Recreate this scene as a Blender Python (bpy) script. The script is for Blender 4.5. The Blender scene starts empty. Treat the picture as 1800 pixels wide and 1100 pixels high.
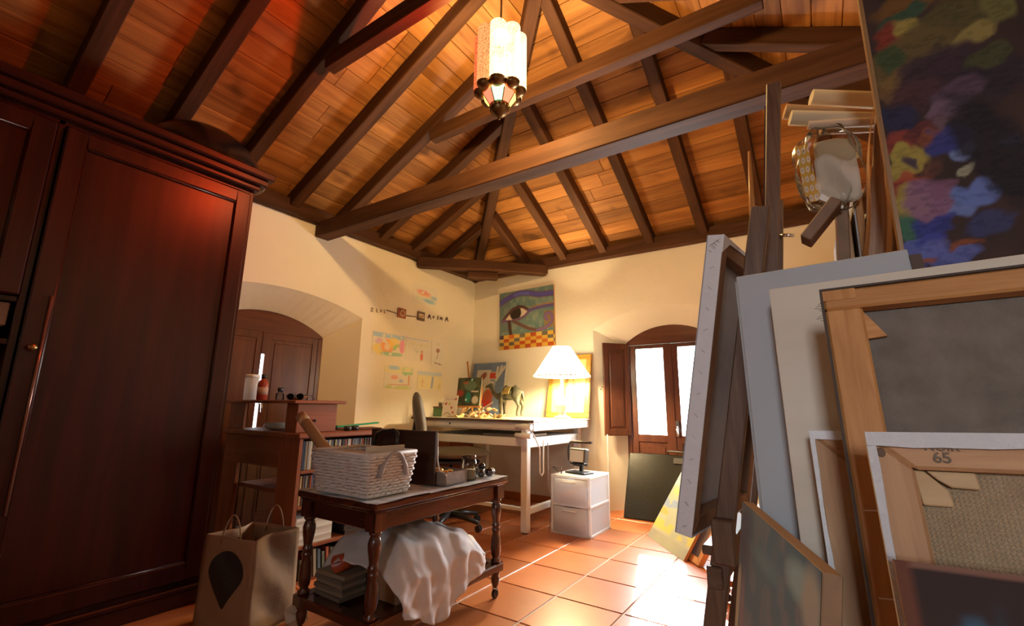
import bpy, bmesh, math, random
import numpy as np
from mathutils import Vector, Matrix, Euler

random.seed(7)
S = bpy.context.scene
COL = S.collection
PI = math.pi
R = math.radians

# ------------------------------------------------------------------ camera
cam_d = bpy.data.cameras.new('camera')
cam_d.sensor_width = 36.0
cam_d.lens = 804.0 / 1800.0 * 36.0
cam_d.clip_start = 0.02
cam = bpy.data.objects.new('camera', cam_d)
COL.objects.link(cam)
S.camera = cam


def aim_camera(pitch, roll, yaw, loc):
    cp, sp, cy, sy = math.cos(pitch), math.sin(pitch), math.cos(yaw), math.sin(yaw)
    f = Vector((sy * cp, cy * cp, sp))
    r = Vector((cy, -sy, 0))
    u = r.cross(f)
    r2 = math.cos(roll) * r + math.sin(roll) * u
    u2 = -math.sin(roll) * r + math.cos(roll) * u
    m = Matrix((r2, u2, -f)).transposed().to_4x4()
    m.translation = loc
    cam.matrix_world = m


aim_camera(0.2005, 0.0109, -0.5918, Vector((0, 0, 1.0)))

# ------------------------------------------------------------------ world, sun, daylight, exposure
S.view_settings.view_transform = 'Standard'
S.view_settings.look = 'None'
S.view_settings.gamma = 1.0
S.view_settings.use_curve_mapping = False
S.view_settings.exposure = 0.45
S.cycles.use_denoising = True
S.cycles.max_bounces = 8
S.cycles.sample_clamp_indirect = 6.0
S.cycles.caustics_reflective = False
S.cycles.caustics_refractive = False

w = bpy.data.worlds.new('sky')
S.world = w
w.use_nodes = True
bg = w.node_tree.nodes['Background']
bg.inputs[0].default_value = (0.93, 0.96, 1.0, 1)
bg.inputs[1].default_value = 6.0


def light(name, kind, loc, energy, color, **kw):
    d = bpy.data.lights.new(name, kind)
    d.energy = energy
    d.color = color
    for k, v in kw.items():
        if k not in ('to',):
            setattr(d, k, v)
    o = bpy.data.objects.new(name, d)
    o.location = loc
    if 'to' in kw:
        o.rotation_euler = (Vector(kw['to']) - Vector(loc)).to_track_quat('-Z', 'Y').to_euler()
    COL.objects.link(o)
    return o


# low sun through the balcony door
light('sun', 'SUN', (-1.6, 8, 4), 30.0, (1.0, 0.93, 0.82), angle=R(1.5), to=(-1.6 + 1.45, 8 - 4.6, 4 - 2.45))
# daylight through the balcony door opening
light('door_daylight', 'AREA', (-1.24, 4.92, 1.2), 170.0, (0.95, 0.97, 1.0), shape='RECTANGLE', size=0.9, size_y=1.2,
      to=(-1.24, 0, 0.9))
# added fill light behind the camera, brightens the canvases on the right
light('rear_canvas_fill', 'AREA', (0.32, -2.5, 1.6), 4.2, (0.90, 0.94, 1.0), shape='RECTANGLE', size=0.34, size_y=0.44, spread=R(75),
      to=(0.2, 1.0, 0.95))

# ------------------------------------------------------------------ mesh helpers


class MB:
    """collects shapes; build() links them as ONE mesh object"""

    def __init__(self, M=None):
        self.v = []
        self.f = []
        self.sm = []
        self.M = M

    def add(self, vs, fs, smooth=False):
        n = len(self.v)
        if self.M is not None:
            vs = [self.M @ Vector(p) for p in vs]
        self.v += [tuple(p) for p in vs]
        self.f += [tuple(i + n for i in f) for f in fs]
        self.sm += [smooth] * len(fs)
        return self

    def box(self, c, s, rot=None):
        m = rot.to_matrix() if isinstance(rot, Euler) else rot
        vs = []
        for dz in (-.5, .5):
            for dx, dy in ((-.5, -.5), (.5, -.5), (.5, .5), (-.5, .5)):
                p = Vector((dx * s[0], dy * s[1], dz * s[2]))
                if m is not None:
                    p = m @ p
                vs.append(p + Vector(c))
        return self.add(vs, [(3, 2, 1, 0), (4, 5, 6, 7), (0, 1, 5, 4), (1, 2, 6, 5), (2, 3, 7, 6), (3, 0, 4, 7)])

    def bb(self, x0, x1, y0, y1, z0, z1):
        return self.box(((x0 + x1) / 2, (y0 + y1) / 2, (z0 + z1) / 2), (abs(x1 - x0), abs(y1 - y0), abs(z1 - z0)))

    def bar(self, p0, p1, wd, ht, up=(0, 0, 1)):
        p0, p1 = Vector(p0), Vector(p1)
        d = (p1 - p0)
        L = d.length
        d.normalize()
        s = d.cross(Vector(up)).normalized()
        u = s.cross(d)
        m = Matrix((d, s, u)).transposed()
        return self.box((p0 + p1) / 2, (L, wd, ht), m)

    def tube(self, pts, r, n=8, caps=True, closed=False):
        pts = [Vector(p) for p in pts]
        rs = r if isinstance(r, (list, tuple)) else [r] * len(pts)
        vs, fs = [], []
        prev = None
        k = len(pts)
        for i, p in enumerate(pts):
            if closed:
                t = pts[(i + 1) % k] - pts[i - 1]
            else:
                t = pts[min(i + 1, k - 1)] - pts[max(i - 1, 0)]
            t.normalize()
            if prev is None:
                a = t.orthogonal().normalized()
            else:
                a = (prev - t * prev.dot(t)).normalized()
            prev = a
            b = t.cross(a)
            for j in range(n):
                an = 2 * PI * j / n
                vs.append(p + (a * math.cos(an) + b * math.sin(an)) * rs[i])
        for i in range(k if closed else k - 1):
            for j in range(n):
                i2 = (i + 1) % k
                fs.append((i * n + j, i * n + (j + 1) % n, i2 * n + (j + 1) % n, i2 * n + j))
        self.add(vs, fs, True)
        if caps and not closed:
            self.add(vs[:n], [tuple(range(n))[::-1]])
            self.add(vs[-n:], [tuple(range(n))])
        return self

    def lathe(self, prof, n=20, c=(0, 0, 0), m=None, smooth=True):
        vs, fs = [], []
        for r, z in prof:
            for j in range(n):
                a = 2 * PI * j / n
                p = Vector((r * math.cos(a), r * math.sin(a), z))
                if m is not None:
                    p = m @ p
                vs.append(p + Vector(c))
        for i in range(len(prof) - 1):
            for j in range(n):
                fs.append((i * n + j, i * n + (j + 1) % n, (i + 1) * n + (j + 1) % n, (i + 1) * n + j))
        self.add(vs, fs, smooth)
        if prof[0][0] > 1e-5:
            self.add(vs[:n], [tuple(range(n))[::-1]])
        if prof[-1][0] > 1e-5:
            self.add(vs[-n:], [tuple(range(n))])
        return self

    def prism(self, pts, ext):
        """pts: planar 3D outline, ext: extrusion vector"""
        n = len(pts)
        e = Vector(ext)
        a = [Vector(p) for p in pts]
        b = [p + e for p in a]
        return self.add(a + b, [tuple(range(n))[::-1], tuple(range(n, 2 * n))] +
                        [(i, (i + 1) % n, (i + 1) % n + n, i + n) for i in range(n)])

    def ball(self, c, r, n=12, k=8, sc=(1, 1, 1), m=None):
        vs, fs = [], []
        for i in range(k + 1):
            t = PI * i / k
            for j in range(n):
                a = 2 * PI * j / n
                p = Vector((r * sc[0] * math.sin(t) * math.cos(a), r * sc[1] * math.sin(t) * math.sin(a), r * sc[2] * math.cos(t)))
                if m is not None:
                    p = m @ p
                vs.append(p + Vector(c))
        for i in range(k):
            for j in range(n):
                fs.append((i * n + j, (i + 1) * n + j, (i + 1) * n + (j + 1) % n, i * n + (j + 1) % n))
        return self.add(vs, fs, True)

    def grid(self, fn, nu, nv, smooth=True, thick=None):
        vs = [fn(i / nu, j / nv) for j in range(nv + 1) for i in range(nu + 1)]
        fs = [(j * (nu + 1) + i, j * (nu + 1) + i + 1, (j + 1) * (nu + 1) + i + 1, (j + 1) * (nu + 1) + i)
              for j in range(nv) for i in range(nu)]
        return self.add(vs, fs, smooth)

    def mesh(self, name, mat, bevel=0, recentre=False):
        me = bpy.data.meshes.new(name)
        vs = self.v
        off = Vector((0, 0, 0))
        if recentre:
            a = np.array(vs)
            off = Vector(((a[:, 0].min() + a[:, 0].max()) / 2, (a[:, 1].min() + a[:, 1].max()) / 2, a[:, 2].min()))
            vs = [tuple(Vector(p) - off) for p in vs]
        me.from_pydata(vs, [], self.f)
        me.polygons.foreach_set('use_smooth', self.sm)
        bm = bmesh.new()
        bm.from_mesh(me)
        bmesh.ops.remove_doubles(bm, verts=bm.verts, dist=1e-5)
        bmesh.ops.recalc_face_normals(bm, faces=bm.faces)
        if bevel:
            ed = [e for e in bm.edges if len(e.link_faces) == 2 and e.calc_face_angle(0) > 0.6]
            bmesh.ops.bevel(bm, geom=ed, offset=bevel, segments=1, affect='EDGES', clamp_overlap=True)
        bm.to_mesh(me)
        bm.free()
        if mat is not None:
            me.materials.append(mat)
        return me, off

    def build(self, name, mat, parent=None, bevel=0, label=None, cat=None, group=None, kind=None, solid=0):
        me, off = self.mesh(name, mat, bevel, parent is None)
        o = bpy.data.objects.new(name, me)
        o.location = off
        COL.objects.link(o)
        o.parent = parent
        tag(o, label, cat, group, kind)
        if solid:
            md = o.modifiers.new('thickness', 'SOLIDIFY')
            md.thickness = solid
            md.offset = 0
        return o


def tag(o, label=None, cat=None, group=None, kind=None):
    for k, v in (('label', label), ('category', cat), ('group', group), ('kind', kind)):
        if v:
            o[k] = v
    return o


def thing(name, label, cat, loc=(0, 0, 0), rz=0.0, group=None, kind=None, rot=None):
    o = bpy.data.objects.new(name, None)
    o.empty_display_size = 0.05
    o.location = loc
    o.rotation_euler = rot if rot is not None else (0, 0, rz)
    COL.objects.link(o)
    return tag(o, label, cat, group, kind)


def copy_tree(o, parent=None):
    c = o.copy()
    COL.objects.link(c)
    c.parent = parent
    for ch in [x for x in bpy.data.objects if x.parent == o]:
        copy_tree(ch, c)
    return c


# ------------------------------------------------------------------ materials
MATS = {}


def new_mat(name):
    m = bpy.data.materials.new(name)
    m.use_nodes = True
    nt = m.node_tree
    return m, nt, nt.nodes['Principled BSDF']


def lin(c):
    return tuple(c) + (1,)


def plain(name, col, rough=0.6, metal=0.0, var=0.0, scale=8.0, bump=0.0, bscale=60.0, **kw):
    if name in MATS:
        return MATS[name]
    m, nt, p = new_mat(name)
    p.inputs['Base Color'].default_value = lin(col)
    p.inputs['Roughness'].default_value = rough
    p.inputs['Metallic'].default_value = metal
    for k, v in kw.items():
        p.inputs[k].default_value = v
    tc = nt.nodes.new('ShaderNodeTexCoord')
    if var:
        n = nt.nodes.new('ShaderNodeTexNoise')
        n.inputs['Scale'].default_value = scale
        n.inputs['Detail'].default_value = 4
        nt.links.new(tc.outputs['Object'], n.inputs['Vector'])
        mx = nt.nodes.new('ShaderNodeMix')
        mx.data_type = 'RGBA'
        nt.links.new(n.outputs['Fac'], mx.inputs['Factor'])
        mx.inputs['A'].default_value = lin([x * (1 - var) for x in col])
        mx.inputs['B'].default_value = lin([min(1, x * (1 + var)) for x in col])
        nt.links.new(mx.outputs['Result'], p.inputs['Base Color'])
    if bump:
        n2 = nt.nodes.new('ShaderNodeTexNoise')
        n2.inputs['Scale'].default_value = bscale
        n2.inputs['Detail'].default_value = 3
        nt.links.new(tc.outputs['Object'], n2.inputs['Vector'])
        b = nt.nodes.new('ShaderNodeBump')
        b.inputs['Strength'].default_value = bump
        b.inputs['Distance'].default_value = 0.01
        nt.links.new(n2.outputs['Fac'], b.inputs['Height'])
        nt.links.new(b.outputs['Normal'], p.inputs['Normal'])
    MATS[name] = m
    return m


def wood(name, dark, light_, axis='x', rough=0.5, scale=9.0, rand=0.25, coat=0.0, knots=False, spec=0.4):
    key = name + '_' + axis
    if key in MATS:
        return MATS[key]
    m, nt, p = new_mat(key)
    tc = nt.nodes.new('ShaderNodeTexCoord')
    oi = nt.nodes.new('ShaderNodeObjectInfo')
    mp = nt.nodes.new('ShaderNodeMapping')
    s = [scale * 2.2] * 3
    s['xyz'.index(axis)] = scale * 0.16
    mp.inputs['Scale'].default_value = s
    off = nt.nodes.new('ShaderNodeVectorMath')
    off.operation = 'MULTIPLY_ADD'
    comb = nt.nodes.new('ShaderNodeCombineXYZ')
    for i in range(3):
        nt.links.new(oi.outputs['Random'], comb.inputs[i])
    off.inputs[1].default_value = (37, 53, 71)
    nt.links.new(comb.outputs[0], off.inputs[0])
    nt.links.new(tc.outputs['Object'], off.inputs[2])
    nt.links.new(off.outputs[0], mp.inputs['Vector'])
    n = nt.nodes.new('ShaderNodeTexNoise')
    n.inputs['Scale'].default_value = 1.0
    n.inputs['Detail'].default_value = 6
    n.inputs['Roughness'].default_value = 0.62
    n.inputs['Distortion'].default_value = 0.6
    nt.links.new(mp.outputs[0], n.inputs['Vector'])
    cr = nt.nodes.new('ShaderNodeValToRGB')
    cr.color_ramp.elements[0].position = 0.3
    cr.color_ramp.elements[1].position = 0.72
    cr.color_ramp.elements[0].color = lin(dark)
    cr.color_ramp.elements[1].color = lin(light_)
    nt.links.new(n.outputs['Fac'], cr.inputs[0])
    mr = nt.nodes.new('ShaderNodeMapRange')
    mr.inputs['To Min'].default_value = 1 - rand
    mr.inputs['To Max'].default_value = 1 + rand
    nt.links.new(oi.outputs['Random'], mr.inputs['Value'])
    vm = nt.nodes.new('ShaderNodeVectorMath')
    vm.operation = 'SCALE'
    nt.links.new(cr.outputs[0], vm.inputs[0])
    nt.links.new(mr.outputs[0], vm.inputs['Scale'])
    colout = vm.outputs[0]
    if knots:
        n3 = nt.nodes.new('ShaderNodeTexNoise')
        n3.inputs['Scale'].default_value = 3.3
        n3.inputs['Detail'].default_value = 2
        nt.links.new(off.outputs[0], n3.inputs['Vector'])
        c3 = nt.nodes.new('ShaderNodeValToRGB')
        c3.color_ramp.elements[0].position = 0.62
        c3.color_ramp.elements[0].color = (1, 1, 1, 1)
        c3.color_ramp.elements[1].position = 0.75
        c3.color_ramp.elements[1].color = (0.42, 0.38, 0.34, 1)
        nt.links.new(n3.outputs['Fac'], c3.inputs[0])
        v3 = nt.nodes.new('ShaderNodeVectorMath')
        v3.operation = 'MULTIPLY'
        nt.links.new(colout, v3.inputs[0])
        nt.links.new(c3.outputs[0], v3.inputs[1])
        colout = v3.outputs[0]
    nt.links.new(colout, p.inputs['Base Color'])
    p.inputs['Roughness'].default_value = rough
    p.inputs['Coat Weight'].default_value = coat
    p.inputs['Coat Roughness'].default_value = 0.15
    p.inputs['Specular IOR Level'].default_value = spec
    b = nt.nodes.new('ShaderNodeBump')
    b.inputs['Strength'].default_value = 0.12
    b.inputs['Distance'].default_value = 0.004
    nt.links.new(n.outputs['Fac'], b.inputs['Height'])
    nt.links.new(b.outputs['Normal'], p.inputs['Normal'])
    MATS[key] = m
    return m


def weave(name, c1, c2, scale, rough=0.85, bump=0.5):
    if name in MATS:
        return MATS[name]
    m, nt, p = new_mat(name)
    tc = nt.nodes.new('ShaderNodeTexCoord')
    outs = []
    for a in ('X', 'Z'):
        wv = nt.nodes.new('ShaderNodeTexWave')
        wv.bands_direction = a
        wv.inputs['Scale'].default_value = scale
        wv.inputs['Distortion'].default_value = 1.2
        wv.inputs['Detail'].default_value = 2
        wv.inputs['Detail Scale'].default_value = 3
        nt.links.new(tc.outputs['Object'], wv.inputs['Vector'])
        outs.append(wv.outputs['Fac'])
    mu = nt.nodes.new('ShaderNodeMath')
    mu.operation = 'MULTIPLY'
    nt.links.new(outs[0], mu.inputs[0])
    nt.links.new(outs[1], mu.inputs[1])
    n = nt.nodes.new('ShaderNodeTexNoise')
    n.inputs['Scale'].default_value = 30
    n.inputs['Detail'].default_value = 6
    nt.links.new(tc.outputs['Object'], n.inputs['Vector'])
    ad = nt.nodes.new('ShaderNodeMath')
    ad.operation = 'MULTIPLY_ADD'
    nt.links.new(mu.outputs[0], ad.inputs[0])
    ad.inputs[1].default_value = 0.8
    nt.links.new(n.outputs['Fac'], ad.inputs[2])
    cr = nt.nodes.new('ShaderNodeValToRGB')
    cr.color_ramp.elements[0].position = 0.35
    cr.color_ramp.elements[1].position = 1.0
    cr.color_ramp.elements[0].color = lin(c1)
    cr.color_ramp.elements[1].color = lin(c2)
    nt.links.new(ad.outputs[0], cr.inputs[0])
    nt.links.new(cr.outputs[0], p.inputs['Base Color'])
    p.inputs['Roughness'].default_value = rough
    b = nt.nodes.new('ShaderNodeBump')
    b.inputs['Strength'].default_value = bump
    b.inputs['Distance'].default_value = 0.002
    nt.links.new(mu.outputs[0], b.inputs['Height'])
    nt.links.new(b.outputs['Normal'], p.inputs['Normal'])
    MATS[name] = m
    return m


def emit(name, col, strength, base=(0.9, 0.85, 0.7), tex=0):
    if name in MATS:
        return MATS[name]
    m, nt, p = new_mat(name)
    p.inputs['Base Color'].default_value = lin(base)
    p.inputs['Roughness'].default_value = 0.3
    p.inputs['Emission Color'].default_value = lin(col)
    p.inputs['Emission Strength'].default_value = strength
    if tex:
        tc = nt.nodes.new('ShaderNodeTexCoord')
        v = nt.nodes.new('ShaderNodeTexVoronoi')
        v.inputs['Scale'].default_value = tex
        nt.links.new(tc.outputs['Object'], v.inputs['Vector'])
        mr = nt.nodes.new('ShaderNodeMapRange')
        mr.inputs['To Min'].default_value = strength * 1.25
        mr.inputs['To Max'].default_value = strength * 0.45
        nt.links.new(v.outputs['Distance'], mr.inputs['Value'])
        nt.links.new(mr.outputs[0], p.inputs['Emission Strength'])
    MATS[name] = m
    return m


def glass(name, col=(1, 1, 1), rough=0.02, ior=1.3, alpha=1.0):
    """thin clear sheet or vessel: mostly transparent, with a glossy skin"""
    if name in MATS:
        return MATS[name]
    m = bpy.data.materials.new(name)
    m.use_nodes = True
    nt = m.node_tree
    out = nt.nodes['Material Output']
    nt.nodes.remove(nt.nodes['Principled BSDF'])
    tr = nt.nodes.new('ShaderNodeBsdfTransparent')
    tr.inputs[0].default_value = lin(col)
    gl = nt.nodes.new('ShaderNodeBsdfGlossy')
    gl.inputs['Roughness'].default_value = rough
    lw = nt.nodes.new('ShaderNodeFresnel')
    lw.inputs['IOR'].default_value = ior
    mx = nt.nodes.new('ShaderNodeMixShader')
    nt.links.new(lw.outputs[0], mx.inputs[0])
    nt.links.new(tr.outputs[0], mx.inputs[1])
    nt.links.new(gl.outputs[0], mx.inputs[2])
    nt.links.new(mx.outputs[0], out.inputs[0])
    MATS[name] = m
    return m


def milky(name, col=(0.85, 0.87, 0.9), clear=0.35):
    """translucent milky plastic"""
    if name in MATS:
        return MATS[name]
    m = bpy.data.materials.new(name)
    m.use_nodes = True
    nt = m.node_tree
    p = nt.nodes['Principled BSDF']
    out = nt.nodes['Material Output']
    p.inputs['Base Color'].default_value = lin(col)
    p.inputs['Roughness'].default_value = 0.35
    tl = nt.nodes.new('ShaderNodeBsdfTranslucent')
    tl.inputs[0].default_value = lin(col)
    tr = nt.nodes.new('ShaderNodeBsdfTransparent')
    m1 = nt.nodes.new('ShaderNodeMixShader')
    m1.inputs[0].default_value = 0.45
    nt.links.new(p.outputs[0], m1.inputs[1])
    nt.links.new(tl.outputs[0], m1.inputs[2])
    m2 = nt.nodes.new('ShaderNodeMixShader')
    m2.inputs[0].default_value = clear
    nt.links.new(m1.outputs[0], m2.inputs[1])
    nt.links.new(tr.outputs[0], m2.inputs[2])
    nt.links.new(m2.outputs[0], out.inputs[0])
    MATS[name] = m
    return m


def flute_glass(name, tint, glow, strength):
    """seeded lantern glass: lets tinted light through and glows a little itself"""
    m = bpy.data.materials.new(name)
    m.use_nodes = True
    nt = m.node_tree
    out = nt.nodes['Material Output']
    nt.nodes.remove(nt.nodes['Principled BSDF'])
    tr = nt.nodes.new('ShaderNodeBsdfTransparent')
    tr.inputs[0].default_value = lin(tint)
    em = nt.nodes.new('ShaderNodeEmission')
    em.inputs[0].default_value = lin(glow)
    tc = nt.nodes.new('ShaderNodeTexCoord')
    v = nt.nodes.new('ShaderNodeTexVoronoi')
    v.inputs['Scale'].default_value = 150
    nt.links.new(tc.outputs['Object'], v.inputs['Vector'])
    mr = nt.nodes.new('ShaderNodeMapRange')
    mr.inputs['To Min'].default_value = strength * 1.5
    mr.inputs['To Max'].default_value = strength * 0.2
    nt.links.new(v.outputs['Distance'], mr.inputs['Value'])
    nt.links.new(mr.outputs[0], em.inputs[1])
    mx = nt.nodes.new('ShaderNodeMixShader')
    mx.inputs[0].default_value = 0.4
    nt.links.new(tr.outputs[0], mx.inputs[1])
    nt.links.new(em.outputs[0], mx.inputs[2])
    nt.links.new(mx.outputs[0], out.inputs[0])
    return m


def paint_mat(rough=0.6):
    key = 'printed_colour_%d' % int(rough * 100)
    if key in MATS:
        return MATS[key]
    m, nt, p = new_mat(key)
    a = nt.nodes.new('ShaderNodeAttribute')
    a.attribute_name = 'Col'
    nt.links.new(a.outputs['Color'], p.inputs['Base Color'])
    p.inputs['Roughness'].default_value = rough
    p.inputs['Specular IOR Level'].default_value = 0.22
    MATS[key] = m
    return m


MAHOG = lambda a='z': wood('mahogany', (0.016, 0.0026, 0.0015), (0.050, 0.0085, 0.0042), a, 0.31, 7, 0.05, 0.0, False, 0.34)
TABLE = lambda a='x': wood('polished_table_wood', (0.036, 0.009, 0.0045), (0.105, 0.028, 0.013), a, 0.22, 10, 0.05, 0.6)
RAFT = lambda a='x': wood('rafter_wood', (0.042, 0.016, 0.007), (0.105, 0.044, 0.019), a, 0.65, 7, 0.15, 0, False, 0.15)
PLANK = lambda a='x': wood('roof_plank_wood', (0.20, 0.074, 0.017), (0.50, 0.215, 0.056), a, 0.6, 6, 0.25, 0, True, 0.2)
PINE = lambda a='x': wood('red_pine', (0.20, 0.055, 0.02), (0.33, 0.105, 0.042), a, 0.5, 8, 0.08, 0.0, False, 0.25)
DOORW = lambda a='z': wood('door_wood', (0.075, 0.022, 0.010), (0.15, 0.048, 0.02), a, 0.33, 8, 0.05, 0.3)
STRET = lambda a='z': wood('stretcher_pine', (0.40, 0.165, 0.048), (0.58, 0.28, 0.095), a, 0.6, 42, 0.1)
STRET2 = lambda a='z': wood('knotty_stretcher_pine', (0.36, 0.17, 0.075), (0.56, 0.33, 0.165), a, 0.6, 26, 0.1, 0, True)
EASEL = lambda a='z': wood('easel_wood', (0.10, 0.05, 0.028), (0.21, 0.115, 0.065), a, 0.5, 30, 0.1)
WHITE = lambda: plain('white_metal', (0.80, 0.78, 0.72), 0.4)
BLACKP = lambda: plain('black_plastic', (0.02, 0.02, 0.022), 0.4)
CHROME = lambda: plain('chrome', (0.75, 0.75, 0.75), 0.18, 1.0)
PLASTER = lambda: plain('lime_plaster', (0.90, 0.82, 0.66), 0.9, 0, 0.06, 2.5, 0.25, 14)

# ------------------------------------------------------------------ 2D paint helpers (numpy)
RNG = np.random.RandomState(3)


def vnoise(u, v, sc, seed=0):
    rs = np.random.RandomState(seed)
    lat = rs.rand(64, 64)
    x, y = u * sc, v * sc
    xi, yi = np.floor(x).astype(int), np.floor(y).astype(int)
    fx, fy = x - xi, y - yi
    fx = fx * fx * (3 - 2 * fx)
    fy = fy * fy * (3 - 2 * fy)
    g = lambda a, b: lat[a % 64, b % 64]
    return (g(xi, yi) * (1 - fx) + g(xi + 1, yi) * fx) * (1 - fy) + (g(xi, yi + 1) * (1 - fx) + g(xi + 1, yi + 1) * fx) * fy


def put(img, mask, col, a=1.0):
    mk = np.clip(mask, 0, 1)[..., None] * a
    img[:] = img * (1 - mk) + np.array(col) * mk


def blob(u, v, cu, cv, ru, rv, ang=0, soft=0.25):
    c, s = math.cos(ang), math.sin(ang)
    du, dv = u - cu, v - cv
    x, y = du * c + dv * s, -du * s + dv * c
    d = np.sqrt((x / ru) ** 2 + (y / rv) ** 2)
    return np.clip((1 - d) / soft, 0, 1)


def seg(u, v, pts, wdt, asp=1.0):
    best = np.full(u.shape, 9.0)
    for (a, b), (c, d) in zip(pts[:-1], pts[1:]):
        ax, ay, bx, by = a * asp, b, c * asp, d
        ux, uy = u * asp, v
        L = (bx - ax) ** 2 + (by - ay) ** 2 + 1e-12
        t = np.clip(((ux - ax) * (bx - ax) + (uy - ay) * (by - ay)) / L, 0, 1)
        best = np.minimum(best, np.hypot(ux - ax - t * (bx - ax), uy - ay - t * (by - ay)))
    return np.clip((wdt - best) / (0.35 * wdt), 0, 1)


def rect(u, v, a, b, c, d):
    return ((u >= a) & (u <= b) & (v >= c) & (v <= d)).astype(float)


def painted_sheet(name, wd, ht, fn, nx, ny, parent=None, y=0.0, rough=0.6, x0=0.0, z0=0.0, thick=0.0, warp=None, **kw):
    """flat print: a fine grid in local XZ facing -Y, colours from fn(u, v) (u right, v up)"""
    U, V = np.meshgrid(np.linspace(0, 1, nx + 1), np.linspace(0, 1, ny + 1))
    img = fn(U, V)
    vs = [(x0 + U[j, i] * wd, y + (warp(U[j, i], V[j, i]) if warp else 0), z0 + V[j, i] * ht) for j in range(ny + 1) for i in range(nx + 1)]
    fs = [(j * (nx + 1) + i, j * (nx + 1) + i + 1, (j + 1) * (nx + 1) + i + 1, (j + 1) * (nx + 1) + i) for j in range(ny) for i in range(nx)]
    n0 = len(vs)
    cols = np.clip(img.reshape(-1, 3), 0, 1)
    if thick:
        e = [(x0, y + thick, z0), (x0 + wd, y + thick, z0), (x0 + wd, y + thick, z0 + ht), (x0, y + thick, z0 + ht)]
        vs += e
        c = [0, nx, ny * (nx + 1) + nx, ny * (nx + 1)]
        fs += [(n0, n0 + 3, n0 + 2, n0 + 1)]
        for k in range(4):
            fs.append((c[(k + 1) % 4], c[k], n0 + k, n0 + (k + 1) % 4))
        cols = np.vstack([cols, np.full((4, 3), 0.6)])
    me = bpy.data.meshes.new(name)
    me.from_pydata(vs, [], fs)
    at = me.color_attributes.new('Col', 'FLOAT_COLOR', 'POINT')
    at.data.foreach_set('color', np.hstack([cols, np.ones((len(cols), 1))]).astype(np.float32).ravel())
    me.materials.append(paint_mat(rough))
    o = bpy.data.objects.new(name, me)
    COL.objects.link(o)
    o.parent = parent
    tag(o, **kw)
    return o

# ================================================================== THE SETTING
XA, XC, YB, YR = -3.56, 1.12, 4.44, -2.60
ZW = 2.70


def arch_pts(u0, u1, spring, apex, n=16, z0=0.0):
    c = (u0 + u1) / 2
    hw = (u1 - u0) / 2
    rise = apex - spring
    rad = (hw * hw + rise * rise) / (2 * rise)
    a0 = math.asin(hw / rad)
    pts = [(u0, z0)]
    for i in range(n + 1):
        a = -a0 + 2 * a0 * i / n
        pts.append((c + rad * math.sin(a), apex - rad + rad * math.cos(a)))
    pts.append((u1, z0))
    return pts


def arched_wall(name, P, U0, U1, outer, inner, depth, thick, label, top=ZW):
    """wall slab with a splayed arched recess; P maps (u, w, z)"""
    mb = MB()
    for w_, op in ((0, outer), (thick, inner)):
        u0, u1 = op[0][0], op[-1][0]
        mb.add([P(U0, w_, 0), P(u0, w_, 0), P(u0, w_, top), P(U0, w_, top)], [(0, 1, 2, 3)])
        mb.add([P(u1, w_, 0), P(U1, w_, 0), P(U1, w_, top), P(u1, w_, top)], [(0, 1, 2, 3)])
        for a, b in zip(op[1:-2], op[2:-1]):
            mb.add([P(a[0], w_, a[1]), P(b[0], w_, b[1]), P(b[0], w_, top), P(a[0], w_, top)], [(0, 1, 2, 3)])
    for a, b, c, d in zip(outer[:-1], outer[1:], inner[:-1], inner[1:]):
        mb.add([P(a[0], 0, a[1]), P(b[0], 0, b[1]), P(d[0], depth, d[1]), P(c[0], depth, c[1])], [(0, 1, 2, 3)])
        mb.add([P(c[0], depth, c[1]), P(d[0], depth, d[1]), P(d[0], thick, d[1]), P(c[0], thick, c[1])], [(0, 1, 2, 3)])
    mb.add([P(U0, 0, top), P(U1, 0, top), P(U1, thick, top), P(U0, thick, top)], [(0, 1, 2, 3)])
    o = mb.build(name, PLASTER(), label=label, cat='wall', kind='structure')
    return o


arched_wall('wall_back', lambda u, w_, z: (u, YB + w_, z), XA - 0.5, XC + 0.5,
            arch_pts(-1.95, -0.53, 1.80, 1.985), arch_pts(-1.71, -0.77, 1.65, 1.83), 0.26, 0.42,
            'cream plaster wall with the arched balcony door recess')
arched_wall('wall_left', lambda u, w_, z: (XA - w_, u, z), YR - 0.3, YB,
            arch_pts(1.22, 2.75, 1.80, 1.93), arch_pts(1.46, 2.53, 1.60, 1.765), 0.26, 0.42,
            'cream plaster wall with the shuttered arched window recess')
MB().bb(XC, XC + 0.3, YR - 0.3, YB, 0, ZW).build('wall_right', PLASTER(), label='plain plaster wall hidden behind the canvases',
                                                  cat='wall', kind='structure')
rw = MB()
# gable wall behind the photographer with an unseen opening added for the fill light
ox0, ox1, oz0, oz1 = 0.12, 0.52, 1.35, 1.85
for (a, b, c, d) in ((XA, ox0, 0, ZW), (ox1, XC, 0, ZW), (ox0, ox1, 0, oz0), (ox0, ox1, oz1, ZW)):
    rw.bb(a, b, YR - 0.3, YR, c, d)
rw.prism([(XA, YR, ZW), (XC, YR, ZW), ((XA + XC) / 2, YR, 4.0)], (0, -0.3, 0))
rw.build('wall_rear', PLASTER(), label='plaster gable wall behind the photographer', cat='wall', kind='structure')
w2 = thing('window_2', 'small unseen window, added for the fill light, in the wall behind the photographer', 'window', ((ox0 + ox1) / 2, YR - 0.12, oz0), kind='structure')
fr = MB()
hw = (ox1 - ox0) / 2
for a, b, c, d in ((-hw, -hw + .04, 0, .5), (hw - .04, hw, 0, .5), (-hw + .04, hw - .04, 0, .04), (-hw + .04, hw - .04, .46, .5), (-.02, .02, .04, .46)):
    fr.bb(a, b, -.03, .03, c, d)
fr.build('window_frame', DOORW('z'), w2)
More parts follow.
